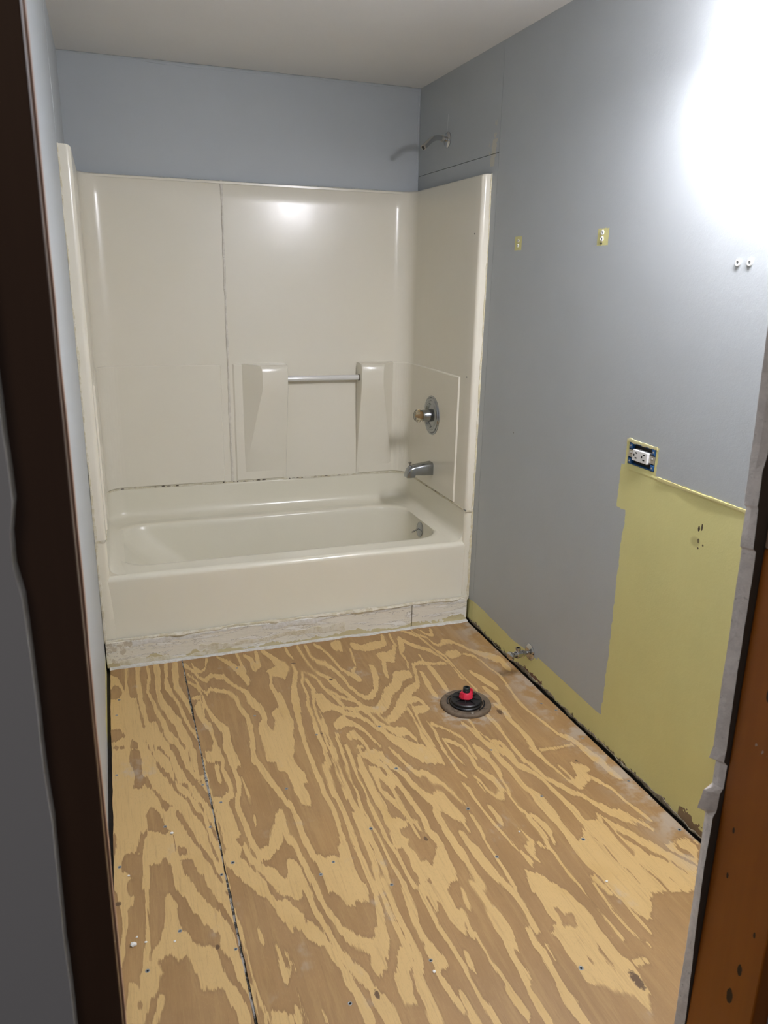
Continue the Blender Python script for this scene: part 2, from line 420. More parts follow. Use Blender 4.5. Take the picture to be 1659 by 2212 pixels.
# ------------------------------------------------------------------ setting: floor
bm = B(-.02, W+.02, -2.52, D+.02, -.045, -.0185)
floor = struct('floor', bm, M_SUB)
GRAIN = (
    'PL 8 -55 39 -100 60 -208 61 -334 68 -410 72 -502 63 -647 4 -628;PD 9 -448 40 -444 60 -505 32 -529 5 -533;PD 18 -544 52 -555 46 -670 7 -609;PD 7 -175 38 -143 56 -215 44 -252 10 -257;L 71 -29 10 69 -144'
    ' 7 69 -244 11 67 -359 13 73 -482 10;L 116 -15 16 110 -122 16 113 -273 16 123 -391 14 127 -457 14 126 -519 13 133 -580 13 141 -672 13;PL 72 -253 100 -269 106 -393 113 -494 117 -549 125 -666 95 -657 96 '
    '-556 73 -522 74 -433 68 -337;L 150 -35 8 150 -117 8 140 -233 8 152 -301 9 163 -374 11 177 -444 14 188 -532 18 208 -591 17 224 -648 17 226 -699 17;L 181 -36 23 182 -127 20 176 -245 16 184 -327 19 202 -'
    '401 22 225 -474 25 234 -540 28 249 -604 21 249 -706 20;PL 135 -446 155 -445 170 -540 187 -597 193 -688 167 -680 142 -602 132 -528;L 217 -37 14 212 -136 9 209 -222 16 225 -293 10 239 -360 8 248 -430 9 '
    '259 -506 9 272 -552 9 278 -587 6;L 252 -39 15 245 -129 20 242 -232 20 259 -311 15 272 -370 15 276 -425 9;L 310 -57 6 323 -117 7 340 -145 7 358 -118 5 371 -47 5;L 289 -78 12 310 -122 6 328 -186 7 349 -'
    '214 10 374 -178 10 392 -197 10 416 -204 12 433 -258 10 455 -303 10 478 -339 11 482 -405 23 503 -466 22 512 -521 15 487 -613 7;L 290 -147 6 310 -193 6 326 -275 5 341 -316 5 356 -284 8 382 -301 8 419 -3'
    '25 8 436 -374 15 440 -446 13 453 -510 14 453 -574 14 446 -654 12 430 -764 12;L 288 -208 5 309 -244 5 323 -299 5 326 -372 5 338 -459 11 356 -523 15 371 -576 25 369 -642 24 368 -744 26;PL 289 -391 309 -'
    '351 316 -422 315 -466 330 -528 334 -605 335 -733 285 -718 316 -664 326 -616 319 -553 298 -483;L 290 -329 5 315 -329 6 319 -400 4;L 413 -40 8 441 -88 11 458 -121 16 482 -184 23 494 -242 20 495 -285 12;'
    'L 491 -45 9 494 -113 8 500 -181 10;L 520 -63 12 538 -108 17 537 -165 21 557 -152 16 567 -48 13;L 594 -46 13 610 -81 13 628 -146 25 652 -200 25;L 686 -44 4 691 -106 5;PL 575 -213 662 -156 669 -205 634 '
    '-285 597 -256;L 585 -252 10 573 -335 9 581 -412 12 581 -490 22 579 -571 22;PL 503 -526 511 -586 522 -624 543 -560 538 -507 578 -466 598 -577 547 -801 470 -776 476 -650 478 -582;PL 555 -527 585 -552 57'
    '7 -641 577 -689 538 -798 501 -786;L 589 -406 15 588 -500 19 588 -574 14;L 688 -45 7 688 -95 9 695 -137 8;L 683 -191 8 685 -247 10 660 -328 12 638 -422 23 626 -512 22 614 -611 13 608 -685 10 602 -768 1'
    '0 601 -818 9;L 736 -49 6 739 -121 8 745 -210 7 758 -279 8 783 -318 8 799 -372 24 809 -426 14 829 -473 11 844 -534 9 862 -579 12 895 -604 15 935 -563 23 972 -494 20 1013 -464 20 1048 -396 24 1091 -391 '
    '20;L 771 -49 9 767 -140 11 781 -193 14 810 -221 16 827 -273 12 842 -341 10 847 -412 10 859 -458 12 874 -504 10 897 -511 8 934 -465 10 966 -371 19 974 -309 20;L 808 -50 9 829 -98 8 845 -174 8 854 -272 '
    '8 874 -324 12 893 -348 12;L 896 -367 16 891 -311 6 914 -281 5 925 -218 5 937 -131 7;L 884 -84 27 910 -60 14 898 -119 13;L 959 -107 22 988 -137 17 1034 -130 22 1088 -115 13 1104 -54 7;L 1135 -53 5 1125'
    ' -147 9 1104 -193 8 1067 -242 30 1037 -233 26;L 1030 -279 13 1013 -340 11 1007 -383 8;L 1164 -95 14 1148 -165 18 1123 -219 6 1122 -298 6 1106 -350 5;L 1171 -119 13 1192 -168 11 1220 -208 9 1248 -237 1'
    '1 1259 -281 8 1274 -345 7 1277 -403 5 1273 -484 5;L 1198 -33 7 1230 -70 9 1255 -134 8 1265 -232 6 1285 -299 6 1284 -367 6 1284 -461 6;L 1239 -34 4 1248 -87 7 1277 -118 6 1284 -186 6 1301 -207 5 1333 -'
    '179 13 1364 -189 11 1387 -238 9;L 1269 -37 5 1290 -100 6 1308 -106 9 1324 -54 7;L 1306 -296 22 1349 -289 13;L 1133 -330 6 1169 -322 9 1216 -346 7 1260 -355 7;L 1130 -348 7 1115 -417 8 1092 -480 10 105'
    '6 -503 16 1010 -555 20 971 -613 19 935 -655 15 901 -680 11 891 -641 6 877 -584 4;L 1189 -260 7 1185 -308 4;L 1143 -399 12 1134 -476 16 1127 -558 15;L 1190 -386 21 1188 -458 20 1182 -534 16;L 705 -263 '
    '7 686 -345 6 684 -436 7 670 -495 7 667 -585 7 661 -640 14 657 -700 12 658 -766 12 650 -834 12;L 712 -256 4 746 -311 7 753 -383 6 762 -428 8 776 -481 10 790 -548 9 815 -572 8 844 -573 7 860 -623 7 866 '
    '-691 10 875 -756 17 892 -795 21 911 -827 31 939 -875 37 979 -907 27;L 766 -412 6 794 -479 7 833 -515 6 850 -552 6 864 -625 5 872 -671 6 890 -712 7 913 -748 22 944 -751 14 956 -802 10;L 707 -326 12 715'
    ' -397 10 692 -487 10 683 -568 9 682 -647 7 676 -727 6 673 -791 6 667 -839 6;PL 715 -430 738 -437 753 -506 786 -562 741 -548 705 -560 704 -537 704 -490;L 700 -551 5 695 -629 7 686 -717 6 683 -794 7 674'
    ' -841 6;L 749 -520 11 779 -583 10 820 -611 9 843 -662 11 857 -716 7;L 727 -654 14 765 -630 19 788 -659 11 811 -701 8 823 -760 7 833 -809 5;L 718 -700 9 709 -770 7 700 -850 7;L 753 -724 14 778 -719 14 '
    '787 -762 9 792 -816 7;L 728 -769 8 727 -820 9 723 -857 7;L 759 -792 6 778 -792 5;PL 754 -829 796 -817 829 -840 823 -869 777 -874;L 1020 -574 16 1057 -569 11 1064 -603 12;L 999 -629 9 997 -689 5 992 -7'
    '52 7 984 -811 14 987 -852 19 988 -903 19;PL 1018 -612 1074 -622 1077 -646 1039 -665 1013 -657;L 1012 -671 5 1004 -741 7 1000 -810 8 1001 -856 7;L 1033 -722 4 1036 -773 5 1025 -837 5 1021 -901 5;L 1042'
    ' -739 4 1067 -768 4 1088 -803 5 1106 -843 5;L 1045 -837 7 1064 -856 7 1085 -889 4;L 1046 -844 5 1041 -908 5;L 1391 -240 7 1405 -286 9 1431 -324 18 1462 -364 26 1487 -391 22 1478 -456 21;L 1362 -303 5 '
    '1397 -334 6 1406 -386 6 1411 -445 6 1424 -504 6 1416 -564 7 1408 -630 8 1398 -700 7 1399 -763 8 1410 -819 9 1418 -880 8 1426 -931 8 1447 -958 15 1458 -1008 16 1468 -1069 15 1477 -1098 14;L 1328 -456 1'
    '3 1346 -516 25 1364 -574 20;L 1284 -470 5 1287 -524 4 1289 -576 6;L 1325 -587 16 1331 -639 23 1325 -685 11;L 1306 -695 10 1322 -723 17 1310 -795 13 1316 -847 15 1315 -903 20 1304 -959 14 1306 -1011 9 '
    '1304 -1043 8;L 1250 -761 15 1253 -806 11 1250 -861 7 1246 -914 7 1244 -978 7 1240 -1022 8;L 1144 -771 9 1158 -811 11 1162 -854 14 1171 -910 17 1194 -943 19 1213 -975 18;L 1174 -759 5 1173 -823 4 1189 '
    '-890 5 1215 -911 12 1220 -971 10;L 1322 -984 3 1381 -990 3 1437 -988 2;L 1107 -850 7 1106 -903 7 1099 -951 8;L 1127 -909 14 1138 -951 21;PL 4 -566 286 -655 285 -776 287 -914 284 -1059 283 -1168 283 -1'
    '265 -5 -1171;PD 68 -577 98 -587 102 -659 102 -729 114 -744 127 -799 144 -836 157 -877 176 -904 150 -921 139 -866 120 -818 103 -780 86 -807 71 -791 77 -721 62 -652;PD 97 -913 116 -884 133 -910 142 -952'
    ' 151 -988 167 -1017 138 -1016 116 -1000 98 -994;PD 85 -981 101 -998 92 -1019 86 -1083 67 -1068 77 -1028;PD 51 -1050 67 -1068 84 -1069 85 -1104 79 -1223 38 -1210 42 -1158 61 -1160 32 -1127 30 -1110 36 '
    '-1071;PD 98 -1120 128 -1114 132 -1098 145 -1111 154 -1143 153 -1186 159 -1249 90 -1227 99 -1153;D 125 -595 7 139 -658 8 152 -716 12 174 -764 13 188 -829 8 204 -866 8 220 -897 8 230 -951 9 245 -981 12 '
    '252 -1026 9 255 -1073 7 261 -1119 7 270 -1164 5 278 -1207 5;D 155 -605 9 182 -666 5 189 -740 5 197 -805 5 221 -823 8 231 -880 5 251 -928 5 261 -976 4 269 -1031 8 277 -1089 5 281 -1121 4;D 202 -620 17 '
    '213 -694 17 227 -763 16 245 -814 15 259 -862 18 275 -910 19 281 -968 9 284 -1012 4;D 240 -632 5 243 -704 5 250 -765 6 249 -799 5 267 -821 3;D 277 -644 20 271 -725 23 272 -778 22;D 185 -942 12 199 -990'
    ' 14 212 -1036 12 225 -1085 9 237 -1124 14 250 -1161 9 256 -1200 8 270 -1244 6;PD 171 -1068 195 -1089 198 -1115 173 -1111;PD 175 -1125 206 -1126 214 -1178 226 -1202 233 -1274 195 -1261 190 -1198 176 -1'
    '178;D 166 -1030 3 167 -1088 4;D 13 -994 17 15 -1039 11 9 -1079 5;D 11 -1124 6 19 -1162 7;L 278 -794 4 253 -795 4 250 -765 3;PL 291 -670 332 -676 335 -708 311 -731 289 -712;L 334 -662 7 339 -728 6 332 '
    '-780 8 340 -817 13 343 -862 13 340 -905 12 318 -924 12;L 318 -757 10 316 -820 10;PL 289 -899 325 -921 328 -963 334 -1024 337 -1081 323 -1095 335 -1130 317 -1175 299 -1139 292 -1107 292 -1039 290 -970;'
    'L 364 -671 27 371 -720 27 382 -760 10;L 361 -717 7 365 -784 8 371 -849 10 358 -911 10 347 -964 9 353 -1020 14 358 -1069 11 362 -1130 13 374 -1177 11 403 -1165 14 427 -1119 23 452 -1062 23 459 -1025 6;'
    'L 340 -1136 12 350 -1182 12 366 -1220 12 388 -1255 21 406 -1289 19;L 295 -1164 22 318 -1200 25 339 -1247 23 360 -1285 23;L 439 -695 13 436 -753 13 448 -817 16 458 -872 14 473 -931 12 487 -988 10 496 -'
    '1022 11;L 381 -830 5 385 -887 5 386 -961 3;L 387 -1022 3 384 -1049 2;PL 497 -713 562 -734 534 -856 513 -838 501 -798;L 442 -1220 8 436 -1259 5;PL 506 -763 542 -762 554 -821 567 -867 562 -916 548 -917 '
    '552 -973 549 -1024 527 -1007 517 -951 519 -851 493 -825;L 605 -748 5 607 -808 8 601 -872 13 602 -934 11 598 -988 11 605 -1047 12 603 -1101 9 598 -1152 10 595 -1205 14;PL 590 -1190 603 -1199 600 -1250 '
    '592 -1294 596 -1339 599 -1375 512 -1347 510 -1291 504 -1248 500 -1218 517 -1219 530 -1238 555 -1236 571 -1245 576 -1212;L 471 -931 8 482 -971 9 494 -1021 10 499 -1082 15 496 -1123 17 501 -1175 15 505 '
    '-1219 14;L 461 -1026 12 458 -1083 17 454 -1128 15 469 -1156 12 472 -1209 11 479 -1265 11 484 -1314 11 486 -1338 11;PL 438 -1214 453 -1215 462 -1251 465 -1288 468 -1332 392 -1308 404 -1252 415 -1280 43'
    '2 -1257;L 658 -765 9 654 -835 10 633 -870 17 630 -932 16 626 -986 15 630 -1040 13 630 -1085 12 628 -1138 13 624 -1192 14 622 -1249 13 622 -1295 14 620 -1339 13 620 -1382 16;L 677 -771 5 667 -839 5 662'
    ' -908 5 659 -964 5 656 -1022 6;L 689 -775 5 677 -854 5 671 -923 7 669 -989 10 664 -1040 15 668 -1092 18 676 -1139 17 666 -1188 18 670 -1234 14 668 -1285 14 666 -1326 14 661 -1364 11;L 656 -1108 15 654'
    ' -1156 15 652 -1201 13 652 -1250 13 650 -1292 14 642 -1326 11 638 -1364 13;L 711 -782 6 700 -862 6 691 -941 5 693 -1002 5 685 -1058 5 686 -1108 5 685 -1161 6 692 -1196 6 691 -1245 6 690 -1292 5 693 -1'
    '335 7 696 -1375 8 693 -1406 8;L 726 -787 7 722 -863 7 715 -931 6 715 -998 5 710 -1066 6 711 -1112 9 710 -1164 9 708 -1215 7 714 -1261 6 716 -1305 9 716 -1346 8 719 -1395 10;L 751 -841 10 740 -910 19 7'
    '41 -962 22 738 -1022 22 741 -1075 27 740 -1116 21 739 -1155 27 742 -1184 26;PL 740 -1145 772 -1156 790 -1171 776 -1191 735 -1187;PL 724 -1197 752 -1220 764 -1238 754 -1257 764 -1295 763 -1329 780 -136'
    '3 778 -1383 744 -1391 734 -1340 743 -1301 738 -1265 719 -1254;L 763 -814 10 781 -863 13 805 -901 13 814 -946 13 822 -994 13 825 -1044 14 829 -1088 14 833 -1131 13 835 -1176 13 828 -1226 14 838 -1257 1'
    '7 844 -1281 8;L 766 -918 13 782 -935 19 789 -978 16 811 -985 16 794 -1013 9 797 -1062 12 792 -1102 16 795 -1148 8 793 -1196 6 795 -1234 4;L 765 -953 10 763 -1019 10 773 -1060 13 783 -1089 13;L 809 -83'
    '4 13 822 -882 12 842 -931 15 857 -977 15 861 -1023 15 873 -1065 17 886 -1102 19;L 857 -828 6 869 -879 8 879 -931 8 891 -976 10 919 -979 10 925 -1010 19 941 -1032 13 954 -1069 9 962 -1115 6 972 -1150 4'
    ';PL 905 -843 1001 -874 997 -920 994 -961 965 -940 938 -895 902 -870;PL 882 -1095 921 -1070 933 -1085 937 -1139 947 -1202 935 -1228 913 -1192 896 -1161 880 -1181 869 -1167 884 -1132;L 877 -1180 18 878 '
    '-1219 14 875 -1269 18 874 -1309 17 880 -1346 17;L 809 -1182 9 809 -1206 8;PL 838 -1271 846 -1291 840 -1333 837 -1369 834 -1409 807 -1416 807 -1372 796 -1339;PL 754 -1321 781 -1330 805 -1371 808 -1412 '
    '785 -1436 773 -1408 755 -1363;L 741 -1390 11 735 -1420 11;L 1018 -879 5 1019 -939 5 1020 -988 7 1027 -1031 7;L 1041 -908 4 1051 -980 4;L 1083 -900 11 1088 -949 9 1080 -1007 8 1093 -1041 10 1104 -1079 '
    '17 1104 -1123 13 1092 -1152 10 1074 -1151 8 1064 -1121 6 1064 -1077 6 1053 -1045 4;L 1126 -935 14 1136 -964 20 1141 -1008 13 1139 -1049 10;L 1170 -928 10 1171 -987 17 1179 -1039 14 1177 -1085 17 1175 '
    '-1130 17 1185 -1166 19 1189 -1210 35 1189 -1261 33 1190 -1300 18 1188 -1343 18 1185 -1392 23 1185 -1440 28 1192 -1485 31 1205 -1530 38 1212 -1576 48;L 1198 -936 14 1210 -981 24 1211 -1037 14 1237 -107'
    '5 8 1247 -1125 10 1251 -1181 13 1257 -1221 16 1260 -1264 19 1258 -1313 18 1261 -1352 21 1278 -1386 23 1284 -1429 20 1299 -1456 20 1313 -1491 25 1316 -1538 30;L 1239 -950 7 1242 -1010 10 1255 -1057 9 1'
    '260 -1117 9 1278 -1157 10 1293 -1189 11 1316 -1218 9 1330 -1250 8 1344 -1290 15 1360 -1326 17 1379 -1362 17 1386 -1402 15;L 1291 -966 7 1303 -1017 8 1308 -1062 8 1317 -1112 6 1322 -1154 5 1336 -1181 1'
    '3;PL 1375 -1071 1399 -1091 1416 -1114 1390 -1136 1387 -1158 1346 -1190 1329 -1168 1361 -1138;L 1332 -1082 5 1337 -1125 5 1336 -1164 5;L 1452 -1017 14 1457 -1072 12 1467 -1106 20 1470 -1143 23 1479 -11'
    '76 14;L 1387 -1140 6 1410 -1188 9 1424 -1226 7 1427 -1276 8 1434 -1319 7 1443 -1373 8;L 1353 -1283 8 1360 -1311 7 1385 -1324 10 1400 -1354 9 1425 -1396 12;PL 1306 -1313 1312 -1330 1307 -1386 1309 -142'
    '8 1308 -1459 1315 -1487 1321 -1531 1271 -1595 1199 -1572 1201 -1521 1240 -1505 1253 -1467 1255 -1424 1244 -1389 1238 -1359 1260 -1333;L 1315 -1316 7 1328 -1350 8 1348 -1390 9 1361 -1427 10 1377 -1459 '
    '11;L 1329 -1430 6 1331 -1466 6 1347 -1498 11;PD 1271 -1287 1314 -1301 1297 -1325 1277 -1334 1264 -1315;L 1007 -1064 6 1012 -1094 9 1010 -1136 5 1011 -1178 4 1012 -1224 5 1016 -1264 5 1021 -1307 4 1026'
    ' -1354 4 1032 -1386 5 1034 -1417 5;L 1037 -1196 12 1039 -1227 12 1034 -1250 9;L 1051 -1073 5 1055 -1118 3;L 1135 -988 4 1131 -1064 5 1125 -1125 5 1113 -1169 4 1113 -1216 5 1121 -1239 6 1121 -1278 12 1'
    '123 -1317 12 1114 -1374 8 1114 -1413 5 1111 -1455 4 1111 -1491 4 1115 -1532 4;L 1133 -1257 9 1145 -1310 17 1141 -1346 7 1135 -1372 4;L 1071 -1291 3 1080 -1349 5 1057 -1377 14 1058 -1399 8 1061 -1417 4'
    ';L 1093 -1362 4 1110 -1390 5;L 1033 -1378 8 1040 -1406 7;L 970 -1210 8 968 -1257 9 960 -1301 6 958 -1345 4 959 -1393 6 959 -1430 7 956 -1476 6;L 935 -1218 6 935 -1256 4;L 912 -1267 12 913 -1308 17 918'
    ' -1345 28 922 -1384 27 927 -1423 22 935 -1446 11;L 887 -1322 6 879 -1366 11 878 -1407 17 880 -1443 18;PL 1009 -1438 1028 -1456 1046 -1486 1061 -1514 991 -1504 1000 -1471;L 1161 -1516 6 1168 -1530 14 1'
    '169 -1562 11;PL 21 -1162 39 -1168 44 -1208 56 -1220 53 -1244 42 -1255 39 -1302 34 -1366 26 -1418 22 -1387 31 -1313 25 -1242;L 89 -1184 8 86 -1244 9 86 -1297 6 83 -1347 6 82 -1382 10 75 -1417 9;PL 73 -'
    '1422 87 -1420 105 -1438 110 -1461 99 -1483 91 -1511 77 -1518 61 -1485 64 -1449;PL 41 -1470 61 -1485 73 -1511 81 -1519 71 -1545 65 -1575 29 -1563 33 -1519 36 -1496;PD 57 -1514 70 -1521 63 -1535 54 -152'
    '6;PL 130 -1244 144 -1241 154 -1274 154 -1306 154 -1337 159 -1359 173 -1370 178 -1400 195 -1419 215 -1419 229 -1443 230 -1474 236 -1514 247 -1535 256 -1558 267 -1589 272 -1614 271 -1643 248 -1635 244 -'
    '1600 237 -1574 232 -1544 220 -1529 206 -1533 184 -1523 182 -1496 172 -1458 165 -1428 143 -1436 130 -1410 111 -1416 91 -1428 87 -1408 106 -1383 114 -1367 124 -1320;PL 162 -1208 196 -1219 204 -1246 223 '
    '-1289 240 -1320 257 -1353 266 -1380 269 -1408 271 -1444 272 -1469 275 -1501 276 -1533 286 -1562 288 -1601 288 -1628 283 -1605 272 -1560 261 -1523 258 -1483 247 -1455 238 -1433 240 -1398 229 -1371 217 '
    '-1344 208 -1351 201 -1325 186 -1295 179 -1260 165 -1237;L 250 -1249 21 265 -1295 15 277 -1342 15 283 -1386 10 285 -1420 5;PL 100 -1512 110 -1518 102 -1542 95 -1558 91 -1583 78 -1579 86 -1555;L 287 -13'
    '91 3 288 -1450 3 291 -1506 3 292 -1553 3 296 -1593 6 302 -1625 8 299 -1652 6;L 326 -1420 6 329 -1441 5;L 356 -1466 3 357 -1510 9 358 -1552 11 373 -1539 4;L 373 -1497 3 374 -1533 4;PL 333 -1263 367 -12'
    '75 375 -1317 382 -1338 402 -1348 417 -1367 400 -1441 389 -1407 377 -1365 363 -1324 348 -1300;PL 314 -1621 339 -1637 352 -1654 348 -1669 307 -1655;PL 385 -1342 409 -1346 420 -1372 435 -1398 434 -1425 4'
    '53 -1435 465 -1462 471 -1497 480 -1538 489 -1578 497 -1601 501 -1631 504 -1665 510 -1693 507 -1722 490 -1716 489 -1674 485 -1639 475 -1608 475 -1573 464 -1533 458 -1506 440 -1487 423 -1449 398 -1407 3'
    '77 -1382;L 458 -1304 16 465 -1346 13 464 -1382 13 470 -1423 11 477 -1456 10 481 -1491 9 488 -1528 12 499 -1563 14 511 -1597 19 527 -1628 13 530 -1646 9 530 -1668 23 537 -1692 26 542 -1718 31;PL 410 -1'
    '289 447 -1301 443 -1343 435 -1355 411 -1325 395 -1320;L 484 -1313 11 485 -1353 11 491 -1395 10 498 -1429 10 507 -1463 11 520 -1501 15 541 -1520 14 561 -1540 19 565 -1566 26 552 -1589 17;PL 513 -1322 6'
    '06 -1353 603 -1380 591 -1399 569 -1388 559 -1410 542 -1401 534 -1372 518 -1348;L 600 -1379 4 592 -1406 2 572 -1396 3;L 617 -1356 8 617 -1400 10 611 -1442 13 603 -1474 15 597 -1506 20 582 -1540 22;L 63'
    '5 -1362 8 634 -1409 8 631 -1448 7 631 -1487 9 632 -1524 9 635 -1558 10 632 -1588 9 614 -1601 14 602 -1624 14 606 -1642 16;PL 618 -1558 638 -1578 633 -1604 616 -1628 605 -1662 604 -1687 605 -1701 581 -'
    '1693 579 -1665 580 -1634 592 -1617;L 651 -1367 16 649 -1414 13 647 -1453 11 646 -1492 12 650 -1527 11 651 -1560 11 651 -1594 13 639 -1624 15 631 -1651 18 629 -1681 22 630 -1709 24 628 -1738 28;L 696 -'
    '1382 14 690 -1431 15 686 -1470 14 678 -1505 12 680 -1543 11 686 -1574 12 691 -1601 14 698 -1622 12;PL 679 -1566 696 -1597 705 -1619 696 -1640 675 -1645 675 -1621 672 -1589;L 725 -1424 9 727 -1469 9 72'
    '5 -1507 9 726 -1545 8 732 -1583 8 734 -1616 7 739 -1648 7;PL 734 -1394 790 -1413 790 -1453 790 -1493 798 -1521 775 -1571 762 -1530 761 -1491 760 -1454 741 -1484 740 -1451;L 674 -1648 7 678 -1675 11 68'
    '4 -1708 11 689 -1737 10;L 358 -1473 2 357 -1516 11 360 -1555 9;L 373 -1497 3 373 -1533 3;L 380 -1523 4 383 -1542 2;L 375 -1594 1 378 -1636 1 379 -1671 2;L 364 -1640 9 361 -1665 9;L 413 -1656 2 415 -16'
    '83 5;D 569 -1388 3 575 -1367 3;L 859 -1435 10 866 -1470 19 869 -1508 15 867 -1540 28 868 -1578 35 865 -1611 27 855 -1636 13 852 -1673 13 854 -1704 17 845 -1730 7 844 -1756 9 845 -1786 13 847 -1819 13;'
    'L 936 -1461 16 945 -1496 14 947 -1537 13 944 -1576 14 939 -1605 12;L 923 -1613 7 919 -1645 13 923 -1672 12 919 -1708 14 916 -1740 13 915 -1768 18 914 -1796 25 914 -1830 20 915 -1849 19;L 941 -1662 7 9'
    '41 -1681 5 941 -1697 3;L 827 -1450 8 818 -1502 4;L 800 -1514 10 796 -1541 7 790 -1573 6;L 800 -1576 2 799 -1618 4 800 -1644 3;L 755 -1629 7 753 -1650 10 755 -1668 4;L 798 -1659 5 803 -1687 6 807 -1721'
    ' 2;L 803 -1742 14 807 -1768 16 812 -1789 9 806 -1813 3;L 736 -1647 4 736 -1680 8 737 -1712 9 737 -1737 8 741 -1765 14 744 -1790 15;L 705 -1723 13 705 -1750 15 703 -1776 17;PL 1003 -1483 1057 -1500 107'
    '6 -1542 1084 -1579 1086 -1619 1083 -1659 1085 -1700 1087 -1735 1098 -1761 1090 -1803 1089 -1831 1061 -1866 1050 -1832 1036 -1814 1014 -1801 997 -1781 972 -1767 976 -1730 973 -1695 976 -1657 970 -1632 '
    '997 -1614 992 -1577 996 -1539 998 -1513;PD 1011 -1566 1024 -1570 1026 -1592 1048 -1596 1046 -1613 1035 -1640 1006 -1624 1012 -1598;PD 1052 -1682 1055 -1699 1054 -1727 1056 -1750 1050 -1769 1045 -1740 '
    '1043 -1708;D 1008 -1703 3 1011 -1726 6;L 1113 -1519 4 1113 -1558 4 1114 -1596 5 1114 -1632 5 1116 -1660 5 1116 -1695 3;L 1154 -1532 5 1149 -1578 4 1144 -1616 4 1146 -1653 5 1151 -1685 4 1157 -1714 5 1'
    '165 -1732 4;L 1181 -1541 4 1184 -1578 4 1186 -1612 3 1187 -1649 4 1191 -1698 4;PL 1205 -1549 1273 -1571 1274 -1592 1215 -1668 1197 -1645 1196 -1597;L 1104 -1760 2 1134 -1763 3;PL 1230 -1367 1271 -1323'
    ' 1293 -1330 1306 -1352 1349 -1391 1386 -1445 1421 -1476 1476 -1467 1513 -1486 1381 -1632 1181 -1567 1180 -1479 1181 -1418;D 1316 -1337 9 1314 -1380 13 1312 -1428 17 1313 -1455 18 1307 -1485 4;D 1310 -'
    '1346 4 1323 -1397 11 1342 -1431 13 1352 -1467 13 1366 -1492 10 1386 -1521 8 1397 -1552 8 1408 -1590 8;D 1319 -1312 7 1350 -1348 13 1369 -1380 15 1389 -1411 20 1403 -1444 20 1410 -1476 20 1417 -1505 6 '
    '1430 -1529 8 1445 -1556 8;D 1406 -1314 9 1397 -1353 4;D 1408 -1341 6 1425 -1380 9 1436 -1419 9 1443 -1463 11 1452 -1480 6 1443 -1497 13 1456 -1521 12;D 1242 -1349 7 1247 -1390 7 1257 -1430 7 1256 -146'
    '9 8 1256 -1497 6 1265 -1528 4 1264 -1576 3;D 1304 -1503 3 1310 -1540 8 1316 -1575 7 1316 -1607 8;D 1350 -1574 5 1353 -1596 3;PD 1324 -1276 1315 -1315 1293 -1330 1271 -1323 1264 -1295 1303 -1230 1323 -'
    '1244;D 1487 -1477 4 1500 -1495 6'
)

import numpy as np
def grain_field(X, Y):
    """signed distance (m) to the pale early wood bands of the plywood face, floor coordinates; strokes and patches in mm"""
    yv = -1.565 - .333*X
    Yq = np.where(Y < yv, 2*yv - Y, Y)
    SY = .34
    f = np.full(X.shape, -.02)
    def seg(ax, ay, bx, by, px, py):
        dx, dy = bx-ax, (by-ay)*SY
        t = ((px-ax)*dx + (py-ay)*SY*dy)/(dx*dx+dy*dy+1e-12); t = np.clip(t, 0, 1)
        return np.hypot(px-ax-t*dx, (py-ay)*SY-t*dy), t
    for item in GRAIN.split(';'):
        k, *v = item.split(); v = [float(q)/1000 for q in v]
        st = 2 if k[0] == 'P' else 3
        P = [v[i:i+st] for i in range(0, len(v), st)]
        xs = [p[0] for p in P]; ys = [p[1] for p in P]; m = .05
        sel = (X > min(xs)-m) & (X < max(xs)+m) & (Yq > min(ys)-m*2) & (Yq < max(ys)+m*2)
        if not sel.any(): continue
        px, py = X[sel], Yq[sel]; best = np.full(px.shape, -9.0)
        if st == 3:
            for a, b in zip(P, P[1:]):
                d, t = seg(a[0], a[1], b[0], b[1], px, py)
                best = np.maximum(best, (a[2]+(b[2]-a[2])*t)/2 - d)
        else:
            dm = np.full(px.shape, 9.0); ins = np.zeros(px.shape, bool)
            for a, b in zip(P, P[1:]+P[:1]):
                d, t = seg(a[0], a[1], b[0], b[1], px, py); dm = np.minimum(dm, d)
                c = (a[1] > py) != (b[1] > py)
                ins ^= c & (px < (b[0]-a[0])*(py-a[1])/(b[1]-a[1]+1e-12)+a[0])
            best = np.where(ins, dm, -dm)
        best = np.clip(best, -.02, .02)
        f[sel] = np.maximum(f[sel], best) if k[-1] == 'L' else np.minimum(f[sel], -best)
    return f
